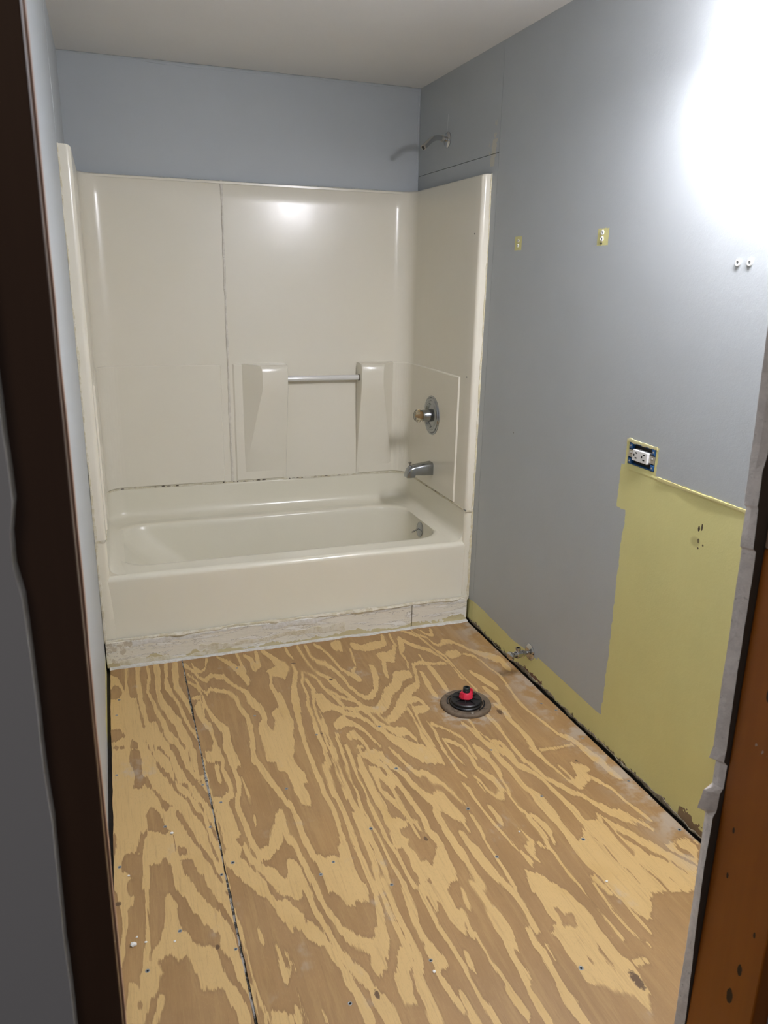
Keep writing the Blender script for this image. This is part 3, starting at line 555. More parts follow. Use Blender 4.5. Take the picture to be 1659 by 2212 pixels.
def sheet(x0, x1, mat, label, seed):
    y0, y1 = -2.5, -.022
    nx = int((x1-x0)/.0042); ny = 300
    gx = np.linspace(x0, x1, nx+1); gy = np.linspace(y0, y1, ny+1)
    X, Y = np.meshgrid(gx, gy)
    a = np.array(walk(ny+1, .0006, seed)); b = np.array(walk(ny+1, .0006, seed+5))
    Xw = X.copy(); Xw[:, 0] += a; Xw[:, -1] += b
    f = grain_field(X, Y)
    N = (nx+1)*(ny+1)
    co = np.stack([Xw.ravel(), Y.ravel(), np.zeros(N)], 1)
    idx = np.arange(N).reshape(ny+1, nx+1)
    quads = np.stack([idx[:-1, :-1], idx[:-1, 1:], idx[1:, 1:], idx[1:, :-1]], -1).reshape(-1, 4)
    ring = list(idx[0, :]) + list(idx[1:, -1]) + list(idx[-1, -2::-1]) + list(idx[-2:0:-1, 0])
    low = co[ring].copy(); low[:, 2] = -.0182
    n = len(ring)
    side = [(ring[i], N+i, N+(i+1) % n, ring[(i+1) % n]) for i in range(n)]
    me = bpy.data.meshes.new('plywood_sheet')
    me.from_pydata(np.vstack([co, low]).tolist(), [], quads.tolist() + side)
    at = me.attributes.new('grain', 'FLOAT', 'POINT')
    at.data.foreach_set('value', np.concatenate([f.ravel(), f.ravel()[ring]]).astype(np.float32))
    me.materials.append(mat)
    o = bpy.data.objects.new('plywood_sheet', me); COL.objects.link(o); o.parent = floor; o['label'] = label
    ORG[o.name] = Vector((0, 0, 0))
    return o
pl1 = sheet(.013, .2762, M_PLY1, 'narrow plywood sheet along the left wall', 3)
pl2 = sheet(.2822, 1.5115, M_PLY2, 'wide plywood sheet from the seam to the right wall', 9)
bm = bmesh.new()
ragged(bm, -2.5, -.025, .2755, .2828, lambda s, h, t: (h, s, -.0105 + t), .0085, 260, 21, .0007)
obj('seam_filler', bm, M_FILL, floor, 'crumbling grey filler in the seam between plywood sheets')
SCREWS = [(0.147,-0.986),(0.306,-0.93),(0.302,-1.178),(0.269,-1.211),(0.078,-1.444),(0.154,-1.357),(0.268,-1.447),(0.498,-0.926),(0.266,-0.833),(0.027,-1.105),(0.026,-0.708),(0.264,-1.025),(0.507,-1.288),(0.681,-1.167),(0.549,-1.256),(0.666,-1.376),(0.962,-1.371),(0.972,-1.174),(0.867,-0.698),(0.472,-1.657),(0.981,-1.735),(1.203,-1.19),(1.217,-1.385),(1.489,-0.97),(0.653,-0.682),(1.167,-0.936),(0.673,-1.612),(0.841,-0.934),(1.494,-1.208),(1.497,-0.79),(1.495,-1.435),(1.47,-0.734),(0.041,-0.261),(0.031,-0.363),(0.474,-0.152),(0.479,-0.507)]
def screw_bm(r=.0052):
    b = bmesh.new(); lathe(b, (0, 0, -.002), (0, 0, 1), [(0, r), (.0022, r), (.0026, r*.8), (.0020, r*.45)], 12); return b
sc0 = None
for (sx, sy) in SCREWS:
    par = pl1 if sx < .279 else pl2
    if sc0 is None:
        sc0 = obj('screw', screw_bm(), M_SCREW, None, smooth=False); s = sc0
    else:
        s = sc0.copy(); COL.objects.link(s)
    s.location = (sx, sy, 0); s.parent = par
    s.scale = (random.uniform(.8, 1.15),)*2 + (1,)

# ------------------------------------------------------------------ setting: walls
wl = struct('wall_left', B(-.014, 0, -2.263, D+.014, -.0182, H), MW['left'])
# corner seams on the left wall: a thin raised tape line behind the surround edge
bm = bmesh.new(); ragged(bm, SURR, H, -.008, -.002, lambda s, h, t: (t, h, s), .0012, 60, 31, .0012)
obj('tape_seam', bm, MW['left'], wl)
wb = struct('wall_back', B(-.014, W+.014, D, D+.014, -.0182, H+.01), MW['back'])
bm = bmesh.new(); ragged(bm, .0, W, H-.009, H-.001, lambda s, h, t: (s, D - t, h), .0025, 160, 33, .0018)
obj('corner_bead', bm, MW['back'], wb)
bm = bmesh.new(); ragged(bm, SURR, H, W-.009, W-.001, lambda s, h, t: (h, D - t, s), .002, 60, 34, .0010)
obj('corner_bead', bm, MW['back'], wb)
wr = struct('wall_right', B(W+.013, W+.03, -2.263, D+.014, -.0182, H), M_SUB)
Yseam = -.045; oy0, oy1, oz0, oz1 = -1.110, -.990, .941, 1.006
zb = .004
bm = bmesh.new()
for (a, b, c, d) in ((-2.263, oy0, zb, H), (oy1, Yseam-.001, zb, H), (oy0, oy1, zb, oz0), (oy0, oy1, oz1, H)):
    box(bm, W, W+.0127, a, b, c, d)
bmesh.ops.remove_doubles(bm, verts=bm.verts[:], dist=.00001)
obj('wall_panel', bm, MW['right'], wr, 'large wall sheet with grey paint and a bare yellow area')
obj('wall_panel', B(W, W+.0127, Yseam+.001, D, 1.9055, H), MW['right'], wr)
obj('wall_panel', B(W, W+.0127, Yseam+.001, D, zb, 1.9035), MW['right'], wr)
# torn lower edge of the wall sheet: ragged paper flaps standing a little proud
bm = bmesh.new(); ragged(bm, -2.2, -.03, .0005, .009, lambda s, h, t: (W-t, s, h), .0022, 420, 41, .0028, .0040)
obj('torn_paper_edge', bm, m_caulk('dirty_torn_paper', (.16, .13, .09), (.33, .29, .2), (.05, .04, .03), 70), wr)
# ceiling
ce = struct('ceiling', B(-.014, W+.03, -2.263, D+.014, H, H+.014), M_CEIL)
# door wall
DX0, DX1, DZ = .070, .7065, 2.04
wf = bpy.data.objects.new('wall_front', None); COL.objects.link(wf); wf['kind'] = 'structure'; ORG[wf.name] = Vector((0, 0, 0))
obj('bathroom_drywall', B(-.014, .062, YF1, YF0, 0, H, .062, .75, YF1, YF0, DZ, H, .75, W+.013, YF1, YF0, 0, H), MW['front'], wf, 'grey painted drywall on the bathroom side of the doorway')
# ragged cut end of the drywall beside the right stud (front paper line, back paper line)
prof_f = [(0, .735), (.56, .7245), (.70, .7215), (.80, .7185), (.862, .7165), (.870, .7035), (.893, .709), (.900, .7205), (.930, .7195), (.936, .7085), (.95, .7125), (1.05, .7095), (1.187, .7065), (1.190, .7035), (1.232, .7035), (1.235, .6995), (1.30, .6975), (1.39, .6935), (1.7, .688), (DZ, .685)]
prof_b = [(0, .738), (.56, .7280), (.70, .7205), (.82, .7150), (.862, .7150), (.870, .7190), (.893, .7200), (.900, .7240), (.930, .7240), (.936, .7185), (.95, .7190), (1.05, .7160), (1.187, .7125), (1.190, .7080), (1.232, .7060), (1.235, .7050), (1.27, .7035), (1.29, .7065), (1.39, .7045), (1.7, .698), (DZ, .695)]
def interp(t, pr):
    for (z0, a), (z1, b) in zip(pr, pr[1:]):
        if z0 <= t <= z1: return a + (b-a)*(t-z0)/(z1-z0+1e-9)
    return pr[-1][1]
zs = sorted(set([z for z, _ in prof_f + prof_b] + [i*.012 for i in range(int(DZ/.012)+1)]))
e1 = walk(len(zs), .0003, 61, 0); e2 = walk(len(zs), .0004, 62, 0); e3 = walk(len(zs), .0005, 63, 0)
bm = bmesh.new()
rows = []
for i, z in enumerate(zs):
    a = interp(z, prof_f) + e1[i]; b = interp(z, prof_b) + e2[i]
    rows.append([(.76, YF0, z), (a, YF0, z), ((a+b)/2+e3[i]-.0005, (YF0+YF1)/2, z), (b, YF1, z), (.76, YF1, z)])
vr = loft(bm, rows, closed=False)
cut = obj('cut_drywall_edge', bm, M_GYP, wf, 'ragged grey cut end of the drywall at the right side of the doorway')
cut.data.materials.append(M_PAPER); cut.data.materials.append(MW['front'])
for i, p in enumerate(cut.data.polygons):
    k = i % 4
    p.material_index = 1 if k == 3 else (2 if k == 0 else 0)
# hall side drywall
obj('hall_drywall', B(.752, 1.6, -2.365, YS1-.0003, 0, H, -.7, 1.6, -2.365, YS1-.0003, DZ+.045, H), M_HALL, wf, 'grey hall side drywall above and right of the doorway')
zz = [i*.02 for i in range(int(DZ/.02)+2)]
ew = walk(len(zz), .0007, 71, 0)
bm = bmesh.new(); rows = []
for i, z in enumerate(zz):
    xe = .0462 - .0018*(1.9-z) + ew[i] - (.0035 if 1.27 < z < 1.31 else 0)
    rows.append([(-.7, YS1-.0003, z), (xe+.001, YS1-.0003, z), (xe, -2.365, z), (-.7, -2.365, z)])
loft(bm, rows, closed=True)
hd = obj('hall_drywall', bm, M_HALL, wf, 'grey hall side drywall with a ragged cut edge left of the doorway')
hd.data.materials.append(M_CAULKW)
for i, p in enumerate(hd.data.polygons):
    if i % 4 == 1: p.material_index = 1
# rough frame of the doorway
door = bpy.data.objects.new('door_1', None); COL.objects.link(door); door['kind'] = 'structure'; ORG[door.name] = Vector((0, 0, 0))
door['label'] = 'rough doorway framed by bare studs in the foreground'
def lean_box(bm, xb, xt, w, y0, y1, z0, z1):
    v = []
    for z in (z0, z1):
        xx = xb + (xt-xb)*(z-0)/(2.0)
        v.append([bm.verts.new(p) for p in ((xx, y0, z), (xx+w, y0, z), (xx+w, y1, z), (xx, y1, z))])
    a, b = v
    bm.faces.new(a[::-1]); bm.faces.new(b)
    for i in range(4): bm.faces.new((a[i], a[(i+1) % 4], b[(i+1) % 4], b[i]))
    return bm
obj('stud', lean_box(bmesh.new(), .7365, .7115, .030, YS1, YF1-.0006, 0, 1.190), M_STUD, door, 'orange varnished pine stud right of the doorway', bevel=.002)
obj('stud', lean_box(bmesh.new(), .7365, .7115, .030, YS1, YF1-.0006, 1.1905, DZ), M_STUDU, door, 'grey brown upper length of the right doorway stud', bevel=.002)
bm = lean_box(bmesh.new(), .0675, .0735, -.056, YS1, YF1-.0006, 0, DZ)
for v in bm.verts:
    if v.co.y < -2.3 and v.co.x > .05: v.co.x += .0045
obj('stud', bm, M_STUDD, door, 'dark stained stud left of the doorway', bevel=.0015)
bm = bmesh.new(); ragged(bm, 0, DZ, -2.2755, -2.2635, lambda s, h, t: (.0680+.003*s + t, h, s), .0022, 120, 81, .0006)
obj('lit_arris', bm, M_STUDD2, door, 'light along the left doorway stud edge, put in as a pinkish brown strip')  # added strip; the lit look of the edge is in its colour
obj('header', B(.0, .80, YS1, YF1-.0006, DZ, DZ+.045), M_STUDD, door, bevel=.002)
# hall floor under the camera
struct('trim_1', B(.02, .76, -2.60, -2.50, -.03, .002), M_STUDD, bevel=.003)
struct('floor_hall', B(-.9, 1.9, -4.2, -2.601, -.045, -.012), simple('hall_floor_carpet', (.16, .13, .11), .9, nscale=150, bump=300, bs=.6))

# ------------------------------------------------------------------ bathtub
tub = thing('bathtub', 'cream enamel alcove bathtub with dirty skirt joint, in front of the back wall', 'bathtub', (W/2, .38, 0))
def rrect(x0, x1, y0, y1, r, n=10, m=14):
    pts = []
    for (cx, cy, a0, ex, ey) in ((x1-r, y0+r, -90, 1, 0), (x1-r, y1-r, 0, 0, 1), (x0+r, y1-r, 90, -1, 0), (x0+r, y0+r, 180, 0, -1)):
        for i in range(n+1):
            a = math.radians(a0 + 90*i/n); pts.append((cx+r*math.cos(a), cy+r*math.sin(a)))
    # subdivide straight runs
    out = []
    N = len(pts)
    for i, p in enumerate(pts):
        out.append(p); q = pts[(i+1) % N]
        if (i+1) % (n+1) == 0:
            for k in range(1, m): out.append((p[0]+(q[0]-p[0])*k/m, p[1]+(q[1]-p[1])*k/m))
    return out
bx0, bx1, by0, by1 = .075, 1.436, .098, .625
rings = []
def ring(l, r, f, b, rad, z): rings.append([(x, y, z) for x, y in rrect(bx0+l, bx1-r, by0+f, by1-b, rad)])
ring(-.045, -.062, -.078, -.075, .002, RIM)
ring(-.030, -.030, -.060, -.040, .10, RIM)
ring(-.012, -.012, -.014, -.018, .125, RIM+.001)
ring(-.004, -.004, -.004, -.006, .13, RIM+.0015)
ring(.003, .003, .003, .003, .13, RIM-.002)
ring(.008, .006, .007, .007, .13, RIM-.009)
ring(.020, .008, .010, .010, .13, RIM-.03)
ring(.060, .012, .018, .016, .13, RIM-.08)
ring(.150, .022, .030, .026, .13, RIM-.16)
ring(.250, .035, .042, .036, .125, RIM-.24)
ring(.300, .050, .052, .046, .12, RIM-.28)
ring(.340, .075, .075, .066, .11, RIM-.305)
ring(.400, .120, .120, .110, .09, RIM-.315)
ring(.500, .300, .200, .200, .03, RIM-.320)
bm = bmesh.new(); vr = loft(bm, rings); bm.faces.new(vr[-1])
obj('basin', bm, M_TUB, tub, smooth=True)
# front apron with rolled rim
def apron_prof():
    p = [(.024, RIM)]
    for i in range(1, 8):
        a = math.radians(90*i/7); p.append((.024 - .022*math.sin(a), RIM - .022 + .022*math.cos(a)))
    p += [(.003, .33), (.0055, .25), (.006, .125), (.0035, .112), (.0035, .10)]
    return p
bm = bmesh.new(); rings2 = []
for i in range(41):
    x = .032 + (1.494-.032)*i/40
    rings2.append([(x, y, z) for y, z in apron_prof()])
loft(bm, rings2, closed=False)
obj('apron', bm, M_TUB, tub, smooth=True)
# U shaped plan path used by the tub upstand and by the wall surround
LX, RX, BY, CR = .040, 1.487, .738, .085
def upath(i=0.0, flange=True, front=0.0):
    """plan points from the left wall flange round the back to the right wall flange, inset by i"""
    lx, rx, by = LX+i, RX-i, BY-i
    pts = []
    fr = .016
    if flange:
        pts += [(.0012, front), (.012, front), (lx-fr, front)]
        pts += [(lx-fr+fr*math.sin(math.radians(a)), front+fr-fr*math.cos(math.radians(a))) for a in (22, 45, 68, 90)]
    n = 12
    for k in range(0 if not flange else 1, n+1): pts.append((lx, front+fr + (by-CR-front-fr)*k/n))
    for k in range(1, 11):
        a = math.radians(180-90*k/10); pts.append((lx+CR+CR*math.cos(a), by-CR+CR*math.sin(a)))
    for k in range(1, 41): pts.append((lx+CR+(rx-lx-2*CR)*k/40, by))
    for k in range(1, 11):
        a = math.radians(90-90*k/10); pts.append((rx-CR+CR*math.cos(a), by-CR+CR*math.sin(a)))
    for k in range(1, n+1): pts.append((rx, by-CR-(by-CR-front-fr)*k/n))
    if flange:
        pts += [(rx+fr-fr*math.cos(math.radians(a)), front+fr-fr*math.sin(math.radians(a))) for a in (22, 45, 68, 90)]
        pts += [(W-.012, front), (W-.0012, front)]
    return pts
bm = bmesh.new(); rows = []
for (i, z) in ((.060, RIM-.0005), (.046, RIM+.001), (.030, RIM+.003), (.016, RIM+.009), (.007, RIM+.018), (.002, RIM+.032), (.0, RIM+.05), (0, SEAM-.012), (-.001, SEAM-.004), (-.004, SEAM-.001), (-.012, SEAM-.001)):
    rows.append([(x, y, z) for x, y in upath(i, False, .0)])
vr = loft(bm, rows, closed=False)
for e in (0, -1):                                     # close the open front ends of the cove
    c0 = rows[6][e]; bt = bm.verts.new((c0[0], c0[1], RIM-.012)); bt2 = bm.verts.new((rows[0][e][0], c0[1], RIM-.012))
    bm.faces.new([vr[k][e] for k in range(7)] + [bt, bt2])
obj('upstand', bm, M_TUB, tub, smooth=True)
for side in (0, 1):                                   # vertical front flanges of the tub
    bm = bmesh.new(); rows = []
    for z in [.112 + k*(SEAM-.002-.112)/20 for k in range(21)]:
        full = upath(0, True, .0)
        pts = full[:7] if side == 0 else full[-7:]
        w = .010*max(0, (RIM-z)/.25) if side == 0 else 0
        rows.append([(x + (w if (x > .03 and side == 0) else 0), y - .0005, z) for x, y in pts])
    loft(bm, rows, closed=False)
    obj('front_flange', bm, M_TUB, tub, smooth=True)
# overflow plate
a_ov = (-1, 0, .12)
op = obj('overflow_plate', L((1.4265, .352, .318), a_ov, [(0, .036), (.003, .036), (.006, .031), (.0075, .015), (.008, .004)], 36), M_CHROMED, tub, 'round chrome overflow plate', smooth=True)
bm = bmesh.new(); tube(bm, [(1.419, .352, .322), (1.400, .345, .318), (1.379, .336, .312)], [.0028, .0032, .0042], 12)
obj('lever', bm, M_CHROME, op, 'chrome trip lever', smooth=True)
obj('screw', L((1.4195, .350, .306), a_ov, [(0, .0045), (.002, .0045), (.0026, .002)], 12), M_CHROMED, op, smooth=True)
# skirting boards below the apron, peeling paint layers
bb = bpy.data.objects.new('baseboard_tub', None); COL.objects.link(bb); bb['kind'] = 'structure'; ORG[bb.name] = Vector((0, 0, 0))
bb['label'] = 'peeling off-white baseboard under the bathtub apron'
obj('board', B(.004, 1.2495, -.013, .002, .001, .106), M_BOARD, bb, bevel=.0015)
obj('board', B(1.2525, 1.512, -.0125, .002, .001, .106), M_BOARD, bb, bevel=.0015)
fy = lambda y0: (lambda s, h, t: (s, y0 - t, h))
bm = bmesh.new(); ragged(bm, .006, 1.515, .100, .114, fy(-.003), .012, 220, 91, .0018, .0012)
obj('caulk_bead', bm, M_CAULK, bb, 'uneven yellowed caulk bead along the top of the baseboard', smooth=True)
bm = bmesh.new()
ragged(bm, .10, .62, lambda s: .088-.010*math.sin(s*9), .103, fy(-.013), .0016, 90, 92, .0030, .001)
ragged(bm, .60, 1.245, lambda s: .080 + .022*(s-.6)/.645 + .006*math.sin(s*14), .103, fy(-.013), .0022, 110, 93, .0032, .001)
ragged(bm, 1.258, 1.50, lambda s: .092+.008*math.sin(s*20), .103, fy(-.0125), .0015, 50, 94, .0025, .001)
obj('peeling_paint', bm, M_CAULKW, bb, 'thick peeling white paint layer on the baseboard')
bm = bmesh.new()
ragged(bm, .35, .95, lambda s: .030+.006*math.sin(s*11), lambda s: .052+.008*math.sin(s*7+1), fy(-.013), .0012, 100, 95, .0035, .0035)
ragged(bm, .05, .42, .004, lambda s: .022+.006*math.sin(s*17), fy(-.013), .0014, 70, 96, .002, .0035)
obj('peeling_paint', bm, M_CAULK, bb)
bm = bmesh.new(); ragged(bm, .012, 1.512, -.030, -.010, lambda s, h, t: (s, h, .0 + t), .0055, 300, 97, .0020, .001)
obj('floor_caulk', bm, M_CAULKW, bb, 'grey white caulk line where the baseboard meets the plywood', smooth=True)

# ------------------------------------------------------------------ surround
sur = thing('tub_surround', 'cream fibreglass wall surround fitted above the bathtub', 'surround', (W/2, .70, SEAM))
XS = .6115
def sweep_part(cond, zprof, mat, name, label=None):
    base = [upath(i, True, 0.0) for i, z in zprof]
    idx = [k for k, (x, y) in enumerate(base[0]) if cond(x, y)]
    bm = bmesh.new(); rows = []
    for (i, z), b in zip(zprof, base): rows.append([(b[k][0], b[k][1], z) for k in idx])
    loft(bm, rows, closed=False)
    return bm, rows
zprof = [(-.004, SEAM+.0005), (0, SEAM+.003)] + [(0, SEAM+.003+(SURR-.008-SEAM-.003)*k/18) for k in range(1, 19)] + [(-.003, SURR-.003), (-.008, SURR), (-.016, SURR)]
def clampx(rows, xmax=None, xmin=None):
    for r in rows:
        if xmax is not None: r.append((xmax, r[-1][1], r[-1][2]))
        if xmin is not None: r.insert(0, (xmin, r[0][1], r[0][2]))
    return rows
def fixflange(rows):
    return [[(min(max(x, .0012), W-.0012), y, z) for x, y, z in r] for r in rows]
_, rws = sweep_part(lambda x, y: x < XS-.012, zprof, None, '')
bm = bmesh.new(); loft(bm, fixflange(clampx(rws, xmax=XS-.0018)), closed=False)
left_panel = obj('left_panel', bm, M_SUR, sur, 'left section of the surround', smooth=True)
_, rws = sweep_part(lambda x, y: x > XS+.012, zprof, None, '')
bm = bmesh.new(); loft(bm, fixflange(clampx(rws, xmin=XS+.0018)), closed=False)
right_panel = obj('right_panel', bm, M_SUR, sur, 'right section of the surround', smooth=True)
# raised lower field of the panels (its border reads as the thin ledge line)
LED = 1.062
def raised(pts_cond, name, parent, z0, z1, th=.006, ends=.006):
    base = upath(0, False, 0.0); idx = [k for k, (x, y) in enumerate(base) if pts_cond(x, y)]
    rows = []
    for (i, z) in ((0, z0), (th, z0+ends), (th, z1-ends), (th*.8, z1-ends*.4), (0, z1)):
        b = upath(i, False, 0.0); rr = [(b[k][0], b[k][1], z) for k in idx]
        rows.append(rr)
    # close the two upright ends
    b0 = base
    full = []
    for r in rows:
        s = b0[idx[0]]; e = b0[idx[-1]]
        d0 = Vector((b0[idx[1]][0]-s[0], b0[idx[1]][1]-s[1])).normalized()*.006
        d1 = Vector((b0[idx[-2]][0]-e[0], b0[idx[-2]][1]-e[1])).normalized()*.006
        full.append([(s[0]-d0.x, s[1]-d0.y, r[0][2])] + r + [(e[0]-d1.x, e[1]-d1.y, r[0][2])])
    bm = bmesh.new(); loft(bm, full, closed=False)
    return obj(name, bm, M_SUR, parent, smooth=False)
raised(lambda x, y: y > .10 and x < .595, 'raised_field', left_panel, SEAM+.003, LED)
raised(lambda x, y: .630 < x < .865, 'raised_field', right_panel, SEAM+.003, LED)
raised(lambda x, y: x > 1.240 and y > .105, 'raised_field', right_panel, SEAM+.003, LED)
# the two tapering pillars that carry the grab bar
def pillar(inner, outer_top, outer_bot, par, label):
    """inner: x of the side facing the bar; outer: x of the front face's outer edge"""
    rows = []; Dp = .066; Sc = 1.22; yb = BY + .002
    zt = 1.060
    zl = [(SEAM+.006, .004), (.56, .007), (.64, .018), (.74, .033), (.84, .048), (.92, .0605), (.945, .0645), (.96, .066), (1.02, .066), (1.045, .0645), (1.055, .060), (zt, .050), (zt+.003, .0)]
    sgn = 1 if outer_top > inner else -1
    for z, d in zl:
        t = d/Dp
        fx = outer_bot + (outer_top-outer_bot)*min(1, t)
        ox = outer_bot + sgn*.004
        d *= Sc; y = yb - d
        q = min(.008, d*.5)
        rows.append([(inner, yb, z), (inner+sgn*.001, y+q, z), (inner+sgn*(.001+q*.3), y+q*.3, z), (inner+sgn*(.001+q), y, z), (fx, y, z), (ox, yb, z)])
    bm = bmesh.new(); loft(bm, rows, closed=False)
    return obj('pillar', bm, M_SUR, par, label, smooth=True)
pillar(.874, .754, .668, right_panel, 'left tapering pillar of the surround')
pillar(1.226, 1.338, 1.416, right_panel, 'right tapering pillar of the surround')
# grab bar (a part of the surround: clear rod between the pillars)
bar = obj('grab_bar', L((.8745, .700, .994), (1, 0, 0), [(0, .0125), (.3515, .0125)], 24), M_ACR, sur, 'clear acrylic towel bar between the pillars', smooth=True)
bm = bmesh.new()
for k in range(6):
    a = 2*math.pi*k/6+.3
    tube(bm, [(.876, .700+.0078*math.cos(a), .994+.0078*math.sin(a)), (1.224, .700+.0078*math.cos(a), .994+.0078*math.sin(a))], .0022, 6)
obj('core_rib', bm, simple('milky_plastic', (.85, .84, .78), .35), bar, smooth=True)
obj('socket', L((1.2275, .700, .994), (-1, 0, 0), [(0, .0155), (.0045, .0155), (.0045, .012)], 24), simple('dark_socket', (.12, .10, .07), .5), bar, 'dark socket ring at the right end', smooth=True)
# seam caulks
bm = bmesh.new(); ragged(bm, SEAM+.004, SURR+.001, XS-.0045, XS+.0045, lambda s, h, t: (h, BY+.0005 - t, s), .004, 180, 101, .0010)
obj('seam_caulk', bm, m_caulk('seam_caulk_paint', (.60, .56, .47), (.70, .66, .57), (.28, .24, .17), 34), sur, 'rough vertical caulk seam between the two sections', smooth=True)
pp = [q for q in upath(0.0, False, .006)]
bm = bmesh.new()
def along(i):
    return pp[i]
cum = [0]
for a, b in zip(pp, pp[1:]): cum.append(cum[-1] + math.dist(a, b))
def at_s(s, inset):
    for k in range(len(pp)-1):
        if cum[k] <= s <= cum[k+1] + 1e-9:
            f = (s-cum[k])/(cum[k+1]-cum[k]); a, b = Vector(pp[k]), Vector(pp[k+1]); p = a.lerp(b, f)
            n = Vector((b.y-a.y, -(b.x-a.x))).normalized(); return p + n*inset
    return Vector(pp[-1])
ragged(bm, 0, cum[-1]-.0001, SEAM-.0050, SEAM+.0035, lambda s, h, t: (*at_s(s, t-.001), h), .003, 320, 103, .0008)
obj('seam_caulk', bm, M_CAULK, sur, 'thin caulk seam between surround and tub', smooth=True)
bm = bmesh.new(); rr = random.Random(5)
for (s0, s1) in ((.80, 1.0), (1.18, 1.30), (1.30, 1.62), (1.62, 1.78), (2.30, 2.55), (.72, .76)):
    n = int((s1-s0)/.045)+1
    for k in range(n):
        s = rr.uniform(s0, s1); l = rr.uniform(.004, .018); hh = rr.uniform(.0020, .0042)
        z = SEAM + rr.uniform(-.0010, .0012)
        p = at_s(s, .0026); q = at_s(min(s+l, cum[-1]-.01), .0026); p2 = at_s(s, -.001); q2 = at_s(min(s+l, cum[-1]-.01), -.001)
        P = [(p.x, p.y, z-hh*.4), (q.x, q.y, z-hh*.3), (q.x, q.y, z+hh*.5), ((p.x+q.x)/2, (p.y+q.y)/2, z+hh), (p.x, p.y, z+hh*.6)]
        v = [bm.verts.new(a) for a in P]; c = bm.verts.new((p2.x, p2.y, z))
        bm.faces.new(v)
        for i in range(5): bm.faces.new((v[i], v[(i+1) % 5], c))
obj('mildew', bm, M_CRACK, sur, 'black mildew specks along the tub seam')['kind'] = 'stuff'
# caulk where flanges meet the walls
for side in (0, 1):
    bm = bmesh.new()
    if side: fn = lambda s, h, t: (W - h, -t + .0005, s)
    else: fn = lambda s, h, t: (h, -t + .0005, s)
    ragged(bm, SEAM+.01, SURR+.002, -.0002, lambda s: .004 + .006*max(0, (1.4-s)), fn, .0035, 240, 105+side, .0004, .0012)
    obj('edge_caulk', bm, M_CAULKY if side else M_CAULK, sur, ('yellowed' if side else 'chipped') + ' caulk strip where the %s flange meets the wall' % ('right' if side else 'left'), smooth=True)
    bm = bmesh.new()
    ragged(bm, .10, SEAM-.004, -.0002, lambda s: .008 + .008*max(0, (SEAM-s)), fn, .004, 100, 115+side, .0004, .0016)
    obj('edge_caulk', bm, M_CAULKY if side else M_CAULK, tub, None, smooth=True)
for side in (0, 1):
    xa, xb = ((.002, .036), (1.489, 1.522))[side]
    bm = bmesh.new(); ragged(bm, xa, xb, SEAM-.006, SEAM+.005, lambda s, h, t: (s, -t + .0005, h), .0045, 14, 125+side, .0016)
    obj('seam_lump', bm, M_CAULK, sur, 'lump of cracked caulk at the flange joint', smooth=True)
bm = bmesh.new(); ragged(bm, .03, 1.49, SURR-.003, SURR+.003, lambda s, h, t: (s, BY+.012 - t, h), .006, 200, 120, .0008)
obj('top_caulk', bm, m_caulk('painted_caulk', (.40, .43, .43), (.52, .52, .46), (.3, .3, .26)), sur, 'grey painted caulk line on top of the surround', smooth=True)
obj('backing_strip', B(.014, W-.014, BY-.006, D-.0005, SURR-.012, SURR-.0035), M_SUR, sur)
for (y, z) in ((.049, 1.623), (.054, 1.067)):
    obj('screw_hole', L((RX+.0005, y, z), (-1, 0, 0), [(0, .003), (.0012, .003), (.0012, .0015)], 10), M_HOLE, right_panel)

# ------------------------------------------------------------------ shower and bath fittings
def fitting_arm():
    t = thing('shower_outlet', 'bare chrome shower arm without head, high on the wall above the surround', 'shower arm', (W, .43, 2.014))
    obj('escutcheon', L((W-.0002, .43, 2.014), (-1, 0, 0), [(0, .031), (.004, .031), (.009, .026), (.012, .016), (.013, .0115)], 36), M_CHROME, t, 'round chrome wall flange', smooth=True)
    pts = []
    a, b, c = Vector((W-.008, .43, 2.014)), Vector((1.452, .408, 2.020)), Vector((1.396, .388, 1.970))
    p0 = a.lerp(b, .45)
    pts.append(a); pts.append(a.lerp(b, .2))
    for k in range(13):
        u = k/12; q0 = p0; q1 = b; q2 = b.lerp(c, .62)
        pts.append(q0*(1-u)**2 + q1*2*u*(1-u) + q2*u*u)
    pts.append(c)
    bm = tube(bmesh.new(), pts, .0108, 20, caps=False)
    pipe = obj('pipe', bm, M_CHROME, t, smooth=True)
    d = (c - b).normalized()
    obj('threaded_end', tube(bmesh.new(), [c - d*.006, c + d*.001, c + d*.0012, c - d*.006], [.0113, .0113, .0085, .0080], 20, caps=True), M_METAL, pipe, smooth=True)
    obj('opening', L(c - d*.0048, d, [(0, .0080), (.0066, .0082)], 16), M_HOLE, pipe)
    obj('collar', L(a.lerp(b, .30), (b-a), [(0, .0125), (.010, .0125)], 20), M_METAL, pipe, smooth=True)
    return t
fitting_arm()
VY, VZ = .393, .852
t = thing('shower_valve', 'round worn chrome shower valve with a clear faceted knob', 'valve', (RX, VY, VZ))
obj('escutcheon', L((RX+.001, VY, VZ), (-1, 0, 0), [(0, .0905), (.005, .0915), (.009, .089), (.0095, .083), (.0075, .081), (.013, .077), (.0145, .070), (.0120, .0665), (.0175, .0605), (.018, .057), (.0085, .050), (.0095, .030)], 64), M_CHROMED, t, 'round stepped chrome plate', smooth=True)
obj('hub', L((RX-.008, VY, VZ), (-1, 0, 0), [(0, .029), (.024, .0285), (.030, .0265), (.046, .0260), (.048, .023)], 40), M_CHROMED, t, smooth=True)
kn = obj('knob', L((RX-.0505, VY, VZ), (-1, 0, 0), [(0, .018), (.006, .027), (.016, .0305), (.030, .0290), (.038, .022), (.040, .018)], 10), M_ACRK, t, 'clear faceted acrylic knob, yellowed', smooth=False)
